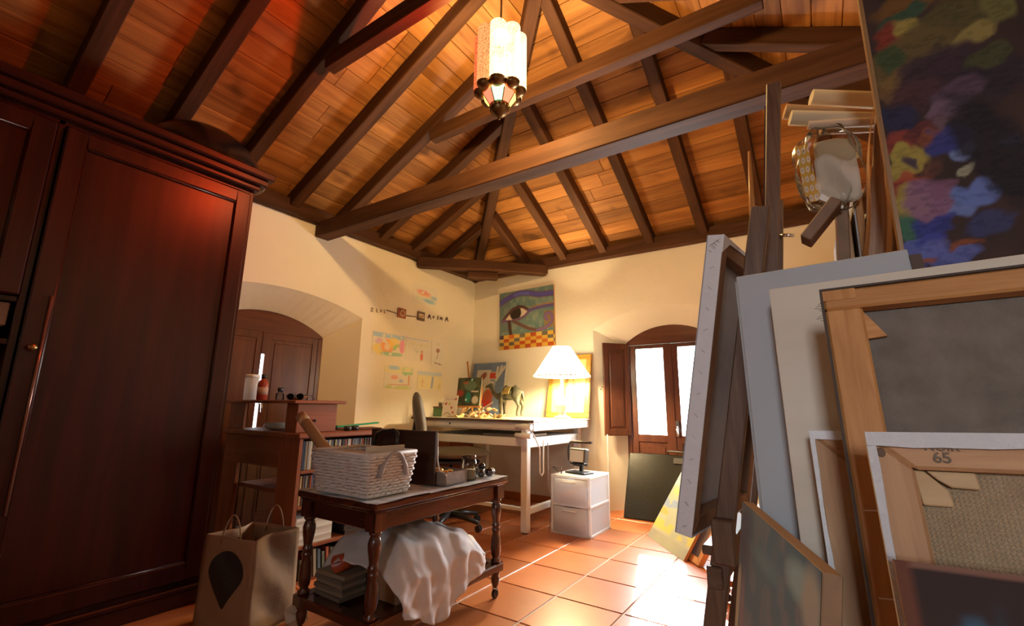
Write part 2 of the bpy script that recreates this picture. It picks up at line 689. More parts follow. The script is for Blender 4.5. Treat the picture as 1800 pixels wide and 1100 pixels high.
MB().bb(-hw + .04, -.02, -.003, .003, .04, .46).build('pane', glass('window_glass'), w2)
MB().bb(.02, hw - .04, -.003, .003, .04, .46).build('pane', glass('window_glass'), w2)

# ---- floor: grout bed with single terracotta tiles
tile_m = plain('terracotta_tile', (0.50, 0.155, 0.048), 0.33, 0, 0.28, 3.0, 0.08, 9)


def vary_by_object(m, amt):
    nt = m.node_tree
    p = nt.nodes['Principled BSDF']
    ln = [l for l in nt.links if l.to_socket == p.inputs['Base Color']][0]
    src = ln.from_socket
    oi = nt.nodes.new('ShaderNodeObjectInfo')
    mr = nt.nodes.new('ShaderNodeMapRange')
    mr.inputs['To Min'].default_value = 1 - amt
    mr.inputs['To Max'].default_value = 1 + amt
    nt.links.new(oi.outputs['Random'], mr.inputs['Value'])
    vm = nt.nodes.new('ShaderNodeVectorMath')
    vm.operation = 'SCALE'
    nt.links.new(src, vm.inputs[0])
    nt.links.new(mr.outputs[0], vm.inputs['Scale'])
    nt.links.new(vm.outputs[0], p.inputs['Base Color'])


vary_by_object(tile_m, 0.16)
fl = MB().bb(XA - 0.45, XC + 0.3, YR - 0.3, YB + 0.42, -0.12, -0.004).build(
    'floor', plain('pale_grout', (0.62, 0.52, 0.42), 0.8), label='terracotta tiled floor with pale grout', cat='floor', kind='structure')
TX, TY = 0.378, 0.373
tm, _ = MB().bb(-TX / 2 + .0045, TX / 2 - .0045, -TY / 2 + .0045, TY / 2 - .0045, -0.016, 0).mesh('tile', tile_m, 0.003)
xs = [-1.307 + TX * (k + .5) for k in range(-6, 7)]
ys = [2.022 + TY * (k + .5) for k in range(-13, 8)]
for x in xs:
    for y in ys:
        if x - TX / 2 > XC or x + TX / 2 < XA - 0.02 or y + TY / 2 < YR or (y - TY / 2 > YB and not -1.9 < x < -0.6):
            continue
        t = bpy.data.objects.new('tile', tm)
        t.location = (x, y, 0)
        COL.objects.link(t)
        t.parent = fl
        t.matrix_parent_inverse = Matrix.Translation(fl.location).inverted()

# ---- baseboards of terracotta pieces
for nm, lab, pts in (('baseboard_back', 'terracotta skirting tiles along the desk wall', [((x, YB, 0), 'x') for x in np.arange(XA + .19, -1.95, .377)]),
                     ('baseboard_left', 'terracotta skirting tiles along the drawings wall', [((XA, y, 0), 'y') for y in np.arange(2.95, YB, .377)])):
    bt = thing(nm, lab, 'baseboard', pts[0][0], kind='structure')
    for p, a in pts:
        q = Vector(p) - Vector(pts[0][0])
        if a == 'x':
            x1 = min(q.x + .186, -1.955 - pts[0][0][0])
            MB().bb(q.x - .186, x1, -.012, 0, 0.001, .078).build('skirting_tile', tile_m, bt, 0.002)
        else:
            y1 = min(q.y + .186, YB - .013 - pts[0][0][1])
            MB().bb(0, .012, q.y - .186, y1, 0.001, .078).build('skirting_tile', tile_m, bt, 0.002)

# ---- roof
SL = 0.5
ZP = 2.56                      # underside of the rafters at the wall face
RD = 0.11                      # rafter depth
XM = (XA + XC) / 2
HALF = (XC - XA) / 2
YH = YB - HALF                 # the hips meet here
COSL = 1 / math.sqrt(1 + SL * SL)
LIFT = RD / COSL
ceil = MB()
zt = lambda d: ZP + SL * d + LIFT + 0.03
e = 0.35
outl = [(XA - e, YR - .3, zt(-e)), (XA - e, YB + e, zt(-e)), (XC + e, YB + e, zt(-e)), (XC + e, YR - .3, zt(-e)), (XM, YR - .3, zt(HALF)), (XM, YH, zt(HALF))]
top = [(a, b, c + .08) for a, b, c in outl]
F = [(0, 1, 5, 4), (1, 2, 5), (2, 3, 4, 5)]
ceil.add(outl, F)
ceil.add(top, F)
for a, b in ((0, 1), (1, 2), (2, 3), (3, 4), (4, 0)):
    ceil.add([outl[a], outl[b], top[b], top[a]], [(0, 1, 2, 3)])
ceil_o = ceil.build('ceiling', plain('roof_underlay', (0.03, 0.018, 0.01), 0.9), label='open hip roof of wooden planks on dark rafters', cat='ceiling', kind='structure')
INV = Matrix.Translation(ceil_o.location).inverted()


def roof_part(mb, name, mat, bevel=0.0):
    o = mb.build(name, mat, None, bevel)
    o.parent = ceil_o
    o.matrix_parent_inverse = INV
    return o


def rafter(name, p0, p1, wd, dp, mat=None, up=(0, 0, 1)):
    """p0, p1 on the underside centre line"""
    p0, p1 = Vector(p0), Vector(p1)
    d = p1 - p0
    L = d.length
    d.normalize()
    s = Vector(up).cross(d)
    s.normalize()
    u = d.cross(s)
    me, _ = MB().bb(-L / 2, L / 2, -wd / 2, wd / 2, 0, dp).mesh(name, mat or RAFT('x'), 0.006)
    o = bpy.data.objects.new(name, me)
    m = Matrix((d, s, u)).transposed().to_4x4()
    m.translation = (p0 + p1) / 2
    o.matrix_world = m
    COL.objects.link(o)
    o.parent = ceil_o
    o.matrix_parent_inverse = INV
    return o


# planks
rp = random.Random(5)
PW = 0.137
npl = int(HALF / PW) + 1


def plank(poly, nrm):
    """poly: four corners on the plank underside (world)"""
    c = sum((Vector(p) for p in poly), Vector()) / 4
    d = (Vector(poly[1]) - Vector(poly[0])).normalized()
    n = Vector(nrm).normalized()
    s = n.cross(d)
    m = Matrix((d, s, n)).transposed().to_4x4()
    m.translation = c + n * rp.uniform(0, 0.004)
    mi = m.inverted()
    loc = [mi @ Vector(p) for p in poly]
    loc = [Vector((p.x, p.y, 0)) for p in loc]
    me, _ = MB().prism(loc, (0, 0, .02)).mesh('plank', PLANK('x'), 0.003)
    o = bpy.data.objects.new('plank', me)
    o.matrix_world = m
    COL.objects.link(o)
    o.parent = ceil_o
    o.matrix_parent_inverse = INV


zu = lambda d: ZP + SL * d + LIFT + 0.001
for i in range(-1, npl):
    d0, d1 = i * PW + .0015, min((i + 1) * PW - .0015, HALF)
    if d1 <= d0:
        continue
    # B side
    cut = rp.uniform(-2.4, -0.2)
    xa0, xb0, xa1, xb1 = XA + d0, XC - d0, XA + d1, XC - d1
    if xb1 - xa1 > 1.6:
        cut = min(max(cut, xa1 + .6), xb1 - .6)
        plank([(xa0, YB - d0, zu(d0)), (cut - .001, YB - d0, zu(d0)), (cut - .001, YB - d1, zu(d1)), (xa1, YB - d1, zu(d1))], (0, SL, 1))
        plank([(cut + .001, YB - d0, zu(d0)), (xb0, YB - d0, zu(d0)), (xb1, YB - d1, zu(d1)), (cut + .001, YB - d1, zu(d1))], (0, SL, 1))
    elif xb1 - xa1 > 0.02:
        plank([(xa0, YB - d0, zu(d0)), (xb0, YB - d0, zu(d0)), (xb1, YB - d1, zu(d1)), (xa1, YB - d1, zu(d1))], (0, SL, 1))
    # A and C sides
    for side in (-1, 1):
        X = lambda d: XA + d if side < 0 else XC - d
        cuts = [YR, rp.uniform(-1.3, -.5), rp.uniform(0.1, 0.9), rp.uniform(1.5, 1.95)]
        for k, y0 in enumerate(cuts):
            last = k == len(cuts) - 1
            ya, yb = (YB - d0, YB - d1) if last else (cuts[k + 1] - .001,) * 2
            poly = [(X(d0), y0 + .001, zu(d0)), (X(d0), ya, zu(d0)), (X(d1), yb, zu(d1)), (X(d1), y0 + .001, zu(d1))]
            if side < 0:
                plank(poly, (-SL, 0, 1))
            else:
                plank(poly, (SL, 0, 1))

# rafters
RW = 0.085
for x in [-2.75, -2.25, -1.78, -1.28, -0.78, -0.30, 0.2, 0.66]:
    dm = min(x - XA, XC - x) - 0.03
    rafter('rafter', (x, YB, ZP), (x, YB - dm, ZP + SL * dm), RW, RD)
for y in [-2.3, -1.84, -1.37, -0.9, -0.43, 0.04, 0.51, 0.98, 1.45, 1.93, 2.39, 2.86, 3.30, 3.75]:
    dm = min(YB - y - .03, HALF - .02)
    for side in (-1, 1):
        X = XA if side < 0 else XC
        rafter('rafter', (X, y, ZP), (X - side * dm, y, ZP + SL * dm), RW, RD)
rafter('hip_rafter', (XA, YB, ZP - .03), (XM, YH, ZP - .03 + SL * HALF), 0.095, RD + .06)
rafter('hip_rafter', (XC, YB, ZP - .03), (XM, YH, ZP - .03 + SL * HALF), 0.095, RD + .06)
rafter('ridge_beam', (XM, YH, ZP + SL * HALF - .08), (XM, YR, ZP + SL * HALF - .08), 0.09, 0.18)
# collar ties
for y in (2.39, 1.45, 0.51):
    rafter('collar_tie', (XA + 1.17, y - .0, 3.06), (XC - 1.17, y - .0, 3.06), 0.075, 0.11)
# tie beams
for y in (2.245, 0.04 - .9):
    rafter('tie_beam', (XA + .01, y, 2.43), (XC - .01, y, 2.41), 0.13, 0.135)
# corner tie with its corbel
a, b = Vector((XA + .02, 3.40, 2.475)), Vector((-2.50, YB - .02, 2.475))
rafter('corner_tie', a, b, 0.13, 0.105)
md = (a + b) / 2
dd = (b - a).normalized()
n_ = Vector((-dd.y, dd.x, 0))
rafter('corner_corbel', md + n_ * .06 - dd * .17 - Vector((0, 0, .075)), md + n_ * .06 + dd * .17 - Vector((0, 0, .075)), 0.11, 0.073)
# wall plates
for (p0, p1) in (((XA + .03, YR, 2.545), (XA + .03, YB, 2.545)), ((XA, YB - .03, 2.545), (XC, YB - .03, 2.545)), ((XC - .03, YR, 2.545), (XC - .03, YB, 2.545))):
    rafter('wall_plate', p0, p1, 0.10, 0.12)

# ---- balcony door
d1 = thing('door_1', 'arched double balcony door of red-brown wood with glass panes and open shutter', 'door', (-1.24, YB + .26, 0), kind='structure')
head = [(u + 1.24, 0, z) for u, z in arch_pts(-1.709, -0.771, 1.65, 1.829, 16, 1.64)]
MB().prism(head, (0, .06, 0)).build('door_head', DOORW('x'), d1, 0.004)
for s in (-1, 1):
    MB().bb(s * .469, s * .425, 0, .06, 0.001, 1.64).build('door_jamb', DOORW('z'), d1, 0.004)
for s in (-1, 1):
    leaf = MB()
    a, b = (-.424, -.004) if s < 0 else (.004, .424)
    leaf.bb(a, a + .068, .008, .055, .012, 1.638)
    leaf.bb(b - .068, b, .008, .055, .012, 1.638)
    leaf.bb(a + .06, b - .06, .008, .055, .012, .12)
    leaf.bb(a + .06, b - .06, .008, .055, .66, .735)
    leaf.bb(a + .06, b - .06, .008, .055, 1.60, 1.638)
    lf = leaf.build('door_leaf', DOORW('z'), d1, 0.005)
    MB().bb(a + .055, b - .055, .02, .035, .12, .66).build('lower_panel', DOORW('z'), lf, 0.003)
    MB().bb(a + .09, b - .09, .012, .03, .16, .62).build('raised_panel', DOORW('z'), lf, 0.006)
    MB().bb(a + .058, b - .058, .029, .033, .733, 1.602).build('pane', glass('window_glass'), lf)
MB().bb(-.016, .016, .0, .0075, .012, 1.638).build('astragal', DOORW('z'), d1, .002)
hd = MB()
hd.box((.035, -.002, .80), (.028, .012, .15))
hd.tube([(.035, -.008, .82), (.035, -.045, .82)], .009)
hd.tube([(.035, -.045, .825), (.04, -.05, .78), (.045, -.045, .72)], .009)
hd.build('door_handle', CHROME(), d1)
for k in range(5):
    MB().bb(-.42, .42, .066, .078, 1.50 + k * .034, 1.5338 + k * .034).build('blind_slat', milky('pale_green_slat', (0.62, 0.86, 0.78), 0.25), d1, 0.002)
# opened inner shutter of the left leaf, hinged at the jamb, swung back on the splay
hx, hy = -.425, -.012
ang = math.atan2((-.26), (-.235))


def shutter(parent, W, z0, z1, M):
    fr_ = MB(M)
    fr_.bb(0, .05, -.011, .011, z0, z1)
    fr_.bb(W - .05, W, -.011, .011, z0, z1)
    fr_.bb(.05, W - .05, -.011, .011, z0, z0 + .06)
    fr_.bb(.05, W - .05, -.011, .011, z1 - .06, z1)
    so = fr_.build('shutter', DOORW('z'), parent, 0.003)
    MB(M).bb(.05, W - .05, -.004, .004, z0 + .06, z1 - .06).build('shutter_panel', DOORW('z'), so)
    MB(M).bb(.075, W - .075, -.010, .010, z0 + .085, z1 - .085).build('raised_panel', DOORW('z'), so, 0.004)
    return so


M1 = Matrix.Translation((hx - .005, hy, 0)) @ Matrix.Rotation(R(180 + 52), 4, 'Z')
sh = shutter(d1, .30, .72, 1.655, M1)
MB(M1).tube([(.30, 0, 1.2), (.325, -.01, 1.2), (.325, -.01, 1.17)], .007, 6).build('shutter_latch', CHROME(), sh)

# ---- shuttered window in the left wall
w1 = thing('window_1', 'arched window on the left wall with both brown panelled shutters closed', 'window', (XA - .26, 1.995, 0), kind='structure')
# local frame: y along wall, x outwards is -; interior +x
head = [(0, u - 1.995, z) for u, z in arch_pts(1.461, 2.529, 1.60, 1.764, 16, 1.585)]
MB().prism(head, (-.06, 0, 0)).build('window_head', DOORW('y'), w1, 0.004)
for s in (-1, 1):
    MB().bb(-.06, 0, s * .534, s * .49, 0.001, 1.585).build('window_jamb', DOORW('z'), w1, 0.004)
MB().bb(-.06, 0, -.49, .49, 0.001, .07).build('window_sill', DOORW('y'), w1, 0.004)
for s in (-1, 1):
    M = Matrix.Translation((-.012, s * .488, 0)) @ Matrix.Rotation(R(-90 if s > 0 else 90), 4, 'Z')
    if s < 0:
        M = M @ Matrix.Identity(4)
    st = shutter(w1, .474, .072, 1.586, M)
MB().bb(.0, .006, -.02, .02, .072, .80).build('meeting_strip', DOORW('z'), w1, .001)
MB().bb(.0, .006, -.02, .02, 1.40, 1.586).build('meeting_strip', DOORW('z'), w1, .001)
MB().tube([(.006, .02, 1.0), (.03, .02, 1.0), (.035, .02, .93)], .008, 6).build('shutter_latch', CHROME(), w1)

# ================================================================== WARDROBE AND WHAT IS ON IT
wd = thing('wardrobe', 'tall dark mahogany wardrobe with panelled doors and moulded cornice', 'wardrobe', (-2.76, 0.25, 0))
wx0 = -.74   # back, local x; front face at 0
y0, y1 = -1.02, 1.03
c = MB()
c.bb(wx0, -.02, y1 - .025, y1, .09, 2.27)
c.bb(wx0, -.02, y0, y0 + .025, .09, 2.27)
c.bb(wx0, -.02, .15, .175, .09, 2.27)
c.bb(wx0, -.02, y0 + .025, y1 - .025, .09, .12)
c.bb(wx0, -.02, y0 + .025, y1 - .025, 2.245, 2.27)
c.bb(wx0, wx0 + .015, y0 + .025, y1 - .025, .12, 2.245)
c.build('carcass', MAHOG('z'), wd, 0.003)
for z in (.45, .75, 1.02, 1.24, 1.42):
    MB().bb(wx0 + .02, -.03, y0 + .025, .15, z - .012, z + .012).build('shelf', MAHOG('y'), wd, 0.002)
# cornice in three steps, plinth
cn = MB()
for o_, z0, z1 in ((.02, 2.27, 2.30), (.05, 2.30, 2.34), (.075, 2.34, 2.385)):
    cn.bb(wx0, o_, y0 - o_, y1 + o_, z0, z1)
cn.build('cornice', MAHOG('y'), wd, 0.008)
pl = MB()
pl.bb(wx0, 0.0, y0, y1, 0.001, .075)
pl.bb(wx0, .018, y0 - .01, y1 + .01, .075, .10)
pl.build('plinth', MAHOG('y'), wd, 0.006)


def cupboard_door(parent, ya, yb, za, zb, st=.075):
    d = MB()
    d.bb(-.02, .004, ya, ya + st, za, zb)
    d.bb(-.02, .004, yb - st, yb, za, zb)
    d.bb(-.02, .004, ya + st, yb - st, za, za + st + .01)
    d.bb(-.02, .004, ya + st, yb - st, zb - st, zb)
    o = d.build('door', MAHOG('z'), parent, 0.006)
    MB().bb(-.02, -.011, ya + st - .005, yb - st + .005, za + st, zb - st + .005).build('door_panel', MAHOG('z'), o)
    m = MB()
    yi0, yi1, zi0, zi1 = ya + st, yb - st, za + st + .01, zb - st
    for p, q in (((yi0, zi0), (yi1, zi0)), ((yi1, zi0), (yi1, zi1)), ((yi1, zi1), (yi0, zi1)), ((yi0, zi1), (yi0, zi0))):
        m.tube([(-.008, p[0], p[1]), (-.008, q[0], q[1])], .009, 6)
    m.build('moulding', MAHOG('y'), o)
    return o


dr = cupboard_door(wd, .178, 1.005, .125, 2.24)
cupboard_door(wd, y0 + .03, .147, 1.435, 2.24)
k = MB()
k.lathe([(.006, 0), (.007, .012), (.016, .02), (.016, .03), (.008, .036), (0, .037)], 12, (.004, .215, 1.22), Matrix.Rotation(R(90), 3, 'Y'))
k.build('knob', plain('old_brass', (0.35, 0.22, 0.08), 0.35, 1.0), dr)
# a tall polished trim rod on the door edge
MB().tube([(.008, .245, .55), (.008, .245, 1.45)], .006, 8).build('edge_bead', plain('polished_edge', (0.20, 0.09, 0.06), 0.18, 0.3), dr)

# books and cloth in the open bay
bk = [('grey-green hardback lying on top in the wardrobe bay', (.14, .15, .14), 1.254, .05, 'book'),
      ('red folded cloth in the wardrobe bay', (.42, .03, .015), 1.034, .08, 'cloth'),
      ('black box file lying in the wardrobe bay', (.02, .02, .022), .796, .045, 'box file'),
      ('pale magazine at the bottom of the wardrobe bay', (.35, .33, .30), .764, .03, 'magazine')]
for lab, colr, z, h, cat in bk:
    m = plain('bay_item_' + cat.replace(' ', '_'), colr, .6, 0, .2, 20)
    mb = MB()
    if cat == 'cloth':
        mb.grid(lambda u, v: (-2.80 - .28 * v, -.10 + .47 * u, z + .002 + h * (0.35 + .65 * math.sin(PI * min(1, max(0, v * 1.1)))) * (0.7 + .3 * math.sin(7 * u + 3 * v))), 16, 10)
        mb.build('folded_cloth', m, label=lab, cat=cat, solid=.02)
    else:
        T = Matrix.Translation((-2.95, .16, z)) @ Matrix.Rotation(R(4), 4, 'Z')
        nm = {'book': 'hardback_book', 'box file': 'box_file', 'magazine': 'magazine'}[cat]
        rt = thing(nm, lab, cat, (-2.95, .16, z + .001), R(4))
        MB().bb(-.13, .13, -.19, .19, 0, .005).bb(-.13, .13, -.19, .19, h - .005, h).bb(-.13, -.124, -.19, .19, .005, h - .005).build('cover', m, rt, .001)
        MB().bb(-.123, .122, -.185, .185, .005, h - .005).build('page_block', plain('paper_edge', (.6, .56, .48), .9), rt)
z = 1.30
rt = thing('picture_book', 'grey picture book leaning in the wardrobe bay', 'book', (-2.82, .25, 1.2535), 0)

MB().bb(-.16, .02, -.2, .135, .052, .150).build('cover', plain('greyblue_cover', (.16, .18, .19), .5, 0, .25, 6), rt, .004)
rt.location.z = 1.2535

# upturned black bowl on top
bw = thing('metal_bowl', 'large black upturned bowl on top of the wardrobe', 'bowl', (-3.02, 1.08, 2.386), R(0))
prof = [(.33, 0), (.345, .004), (.35, .012), (.335, .02)] + [(.325 * math.cos(t), .02 + .27 * math.sin(t)) for t in np.linspace(0.02, PI / 2 - .12, 12)] + [(.035, .293), (.032, .305), (.0, .307)]
b1 = MB()
b1.lathe(prof, 36, (0, 0, 0), Matrix.Diagonal((.75, 1.0, 1.0)))
b1.build('bowl_body', plain('black_lacquer', (.012, .012, .012), .22), bw)
b2 = MB()
b2.tube([(.262 * math.cos(a), .35 * math.sin(a), .008) for a in np.linspace(0, 2 * PI, 40)[:-1]], .006, 6, closed=True)
b2.build('rim', plain('worn_rim', (.30, .20, .16), .35, .4), bw)

# ================================================================== BOOKCASE UNIT UNDER THE WINDOW
bc = thing('bookcase', 'red pine low bookcase with open shelves in front of the window', 'bookcase', (-2.55, 1.6, 0))
# local: x from -.87 (wall side) to 0 (front), y 0 .. .70
W_ = .70
MB().bb(-.88, .015, -.015, W_ + .01, .80, .83).build('top_board', PINE('y'), bc, .005)
s = MB()
s.bb(-.20, 0, 0, .025, 0.001, .80)
s.build('side_panel', PINE('z'), bc, .003)
MB().bb(-.87, -.20, .002, .02, .62, .80).build('apron', PINE('x'), bc, .003)
MB().bb(-.87, -.69, 0.002, .025, .001, .62).build('rear_post', PINE('z'), bc, .003)
MB().bb(-.20, 0, W_ - .025, W_, .001, .80).build('side_panel', PINE('z'), bc, .003)
MB().bb(-.21, -.20, 0.02, W_, .001, .80).build('back_panel', PINE('z'), bc)
MB().bb(-.69, -.21, .03, .5, .47, .495).build('side_shelf', PINE('x'), bc, .003)
MB().bb(-.87, -.69, .45, .475, .001, .80).build('rear_post', PINE('z'), bc, .003)
for z in (.60, .405, .185):
    MB().bb(-.20, 0, .025, W_ - .025, z - .001, z + .018).build('shelf', PINE('y'), bc, .003)
MB().bb(-.20, -.02, .025, W_ - .025, .001, .02).build('shelf', PINE('y'), bc)

# compact discs
rc = random.Random(11)
cdm = []
for i, cc in enumerate(((.06, .07, .08), (.16, .18, .2), (.30, .31, .32), (.10, .13, .18), (.55, .52, .45), (.04, .04, .045), (.30, .08, .05), (.06, .12, .22), (.45, .38, .2))):
    cdm.append(plain('cd_spine_%d' % i, cc, .25))
cd_meshes = []
for i, m in enumerate(cdm):
    me, _ = MB().bb(-.142, 0, -.005, .005, 0, .163).mesh('cd_case', m, .0008)
    cd_meshes.append(me)
y = 1.628
while y < 2.265:
    th = .0107
    o = bpy.data.objects.new('cd_case', rc.choice(cd_meshes))
    o.location = (-2.565 - rc.uniform(0, .008), y + th / 2, .6185)
    COL.objects.link(o)
    tag(o, 'slim upright disc case in the row on the upper bookcase shelf', 'disc case', 'disc cases on the upper bookcase shelf')
    y += th
y = 1.628
while y < 1.93:
    o = bpy.data.objects.new('cd_case', rc.choice(cd_meshes))
    o.location = (-2.565 - rc.uniform(0, .01), y + .0054, .4235)
    COL.objects.link(o)
    tag(o, 'slim upright disc case in the row on the middle bookcase shelf', 'disc case', 'disc cases on the middle bookcase shelf')
    y += .0107
# papers and black books on the low shelf
for k in range(9):
    MB(Matrix.Translation((-2.655, 1.76, .2035 + k * .0165)) @ Matrix.Rotation(rc.uniform(-.04, .04), 4, 'Z')).bb(-.08, .085, -.12, .12, 0, .016).build(
        'magazine', plain('magazine_%d' % (k % 3), ((.62, .58, .5), (.5, .44, .36), (.7, .67, .6))[k % 3], .6),
        label='pale magazine in the flat pile on the low bookcase shelf', cat='magazine', group='magazines in the pale pile')
for k in range(5):
    MB(Matrix.Translation((-2.65, 2.07 + rc.uniform(-.008, .008), .2035 + k * .027)) @ Matrix.Rotation(rc.uniform(-.05, .05), 4, 'Z')).bb(-.085, .085, -.11, .11, 0, .0262).build(
        'album', plain('black_album', (.02, .021, .024), .3), bevel=.002, label='black album in the flat pile on the low bookcase shelf', cat='album', group='black albums')
for k in range(14):
    h = rc.uniform(.10, .155)
    MB(Matrix.Translation((-2.64, 1.70 + k * .028, .0225)) @ Matrix.Rotation(R(6), 4, 'X')).bb(-.09, .08, -.009, .009, 0, h).build(
        'paperback', plain('paperback_%d' % (k % 5), ((.12, .14, .1), (.35, .1, .05), (.1, .08, .06), (.3, .28, .2), (.08, .12, .16))[k % 5], .5),
        bevel=.001, label='worn paperback leaning in the row below the low shelf', cat='book', group='paperbacks at the foot of the bookcase')

# hutch standing on the bookcase
hu = thing('hutch', 'small red pine hutch with a knobbed front on the bookcase', 'shelf', (-2.55, 1.6, .8305))
MB().bb(-.88, -.012, -.045, .31, .17, .19).build('top_board', PINE('y'), hu, .004)
fb = MB().bb(-.17, -.05, 0, .27, 0, .17).build('front_box', PINE('y'), hu, .003)
MB().ball((-.042, .115, .07), .008).build('knob', BLACKP(), fb)
MB().bb(-.86, -.67, 0, .02, 0, .17).build('rear_post', PINE('z'), hu, .003)
# plates inside
for k in range(4):
    r_ = .105 - .004 * k
    MB().lathe([(.05, 0), (.055, .003), (r_, .016), (r_ + .002, .018), (r_, .02), (.05, .007), (0, .006)], 28, (-2.97, 1.72, .8315 + k * .0085)).build(
        'plate', plain('white_glaze', (.82, .80, .74), .2), label='white plate in the stack under the hutch top', cat='plate', group='stacked plates')
# jars and bottles on the hutch
HZ = 1.0215
jr = thing('plastic_jar', 'white translucent plastic jar at the wardrobe end of the hutch', 'jar', (-3.36, 1.70, HZ))
MB().lathe([(.038, 0), (.045, .004), (.046, .15), (.042, .155)], 20).build('jar_body', milky('milky_plastic', (.85, .85, .84), .15), jr)
MB().lathe([(.047, .155), (.047, .175), (.044, .178), (0, .178)], 20).build('lid', plain('white_cap', (.85, .84, .82), .4), jr)
bt = thing('paint_bottle', 'red bottle with a dark cap standing on the hutch', 'bottle', (-3.17, 1.68, HZ))
MB().lathe([(.030, 0), (.034, .004), (.034, .11), (.028, .128), (.014, .138), (.014, .15)], 20).build('bottle_body', plain('red_glass', (.33, .05, .03), .2), bt)
MB().lathe([(.016, .145), (.016, .172), (0, .173)], 16).build('cap', BLACKP(), bt)
MB().lathe([(.0345, .035), (.0345, .085)], 20).build('paper_label', plain('faded_label', (.45, .28, .22), .7), bt)
ib = thing('ink_bottle', 'squat dark-capped ink bottle on the hutch', 'bottle', (-2.985, 1.70, HZ))
MB().lathe([(.024, 0), (.026, .003), (.026, .04), (.014, .05), (.014, .056)], 18).build('bottle_body', glass('clear_glass_vessel', (.85, .9, .92), .03, 1.45), ib)
MB().lathe([(.018, .054), (.018, .082), (0, .083)], 16).build('cap', plain('blue_black_cap', (.02, .03, .05), .35), ib)
gd = MB()
gd.lathe([(.03, 0), (.07, .028), (.073, .032), (.068, .032), (.03, .005), (0, .004)], 24, (-2.95, 1.80, HZ))
gd.build('glass_dish', plain('amber_dish', (.45, .20, .08), .25), label='shallow amber dish at the back of the hutch top', cat='dish')
sg = thing('spectacles', 'folded dark spectacles lying on the hutch', 'spectacles', (-2.74, 1.66, HZ), R(20))
for sx in (-1, 1):
    MB().tube([(sx * .035 + .026 * math.cos(a), 0, .021 + .019 * math.sin(a)) for a in np.linspace(0, 2 * PI, 17)[:-1]], .0025, 6, closed=True).build('rim', BLACKP(), sg)
    MB().lathe([(0, 0), (.024, 0)], 16, (sx * .035, 0, .021), Matrix.Rotation(R(90), 3, 'X') @ Matrix.Diagonal((1, .75, 1))).build('lens', plain('dark_lens', (.02, .015, .012), .08), sg)
    MB().tube([(sx * .062, 0, .028), (sx * .064, .06, .03), (sx * .055, .12, .004)], .0025, 6).build('temple', BLACKP(), sg)
MB().tube([(-.01, 0, .027), (0, 0, .03), (.01, 0, .027)], .0025, 6).build('bridge', BLACKP(), sg)
# things on the bookcase top, right of the hutch
BZ = .8305
for i, (x_, y_, r_) in enumerate(((-2.60, 1.96, .024), (-2.62, 2.03, .026))):
    rt = thing('tape_roll', ('black tape roll beside the hutch', 'black tape roll nearer the green ruler')[i], 'tape', (x_, y_, BZ))
    MB().lathe([(r_ * .6, 0), (r_, 0), (r_, .03), (r_ * .6, .03), (r_ * .6, 0)], 22).build('tape', BLACKP(), rt)
    MB().lathe([(r_ * .52, 0), (r_ * .6, 0), (r_ * .6, .031), (r_ * .52, .031), (r_ * .52, 0)], 22).build('core', CHROME(), rt)
MB(Matrix.Translation((-2.72, 2.12, BZ)) @ Matrix.Rotation(R(72), 4, 'Z')).bb(-.15, .15, -.09, .09, 0, .012).build(
    'notebook', plain('brown_notebook', (.18, .07, .04), .5), bevel=.002, label='flat brown notebook under the green set square', cat='notebook')
gs = MB(Matrix.Translation((-2.70, 2.11, BZ + .0185)) @ Matrix.Rotation(R(80), 4, 'Z') @ Matrix.Rotation(R(-4), 4, 'Y'))
gs.bb(-.15, .16, -.02, .02, .008, .018).bb(-.15, -.11, -.02, .10, .008, .018)
gs.build('set_square', plain('green_plastic', (.03, .45, .22), .25), bevel=.002, label='green plastic set square lying on the bookcase', cat='set square')

# ================================================================== TURNED-LEG TROLLEY TABLE
tt = thing('trolley_table', 'dark polished table on turned legs with lower shelf and castors', 'table', (-1.78, 1.765, 0))
hx_, hy_ = .27, .465
tp = MB()
tp.bb(-hx_, hx_, -hy_, hy_, .583, .610)
tp.bb(-hx_ + .012, hx_ - .012, -hy_ + .012, hy_ - .012, .570, .583)
tp.build('tabletop', TABLE('y'), tt, .007)
for s_ in (-1, 1):
    MB().bb(s_ * (hx_ - .035), s_ * (hx_ - .06), -hy_ + .085, hy_ - .085, .50, .57).build('apron', TABLE('y'), tt, .003)
    MB().bb(-hx_ + .085, hx_ - .085, s_ * (hy_ - .035), s_ * (hy_ - .06), .50, .57).build('apron', TABLE('x'), tt, .003)
    MB().bb(s_ * (hx_ - .015), s_ * (hx_ - .075), -hy_ + .015, hy_ - .015, .135, .175).build('shelf_rail', TABLE('y'), tt, .006)
    MB().bb(-hx_ + .075, hx_ - .075, s_ * (hy_ - .015), s_ * (hy_ - .075), .135, .175).build('shelf_rail', TABLE('x'), tt, .006)
MB().bb(-hx_ + .07, hx_ - .07, -hy_ + .07, hy_ - .07, .145, .16).build('lower_shelf', TABLE('y'), tt)
legp = [(.022, .175), (.026, .18), (.026, .19), (.017, .197), (.019, .205), (.024, .215), (.028, .25), (.024, .30), (.018, .325), (.023, .335), (.023, .343), (.017, .35), (.023, .357), (.023, .366), (.018, .374), (.020, .39), (.027, .43), (.028, .455), (.022, .475), (.018, .482), (.026, .488), (.026, .496), (.02, .50)]
footp = [(.012, .055), (.016, .06), (.022, .08), (.024, .10), (.018, .115), (.024, .12), (.024, .13), (.02, .135)]
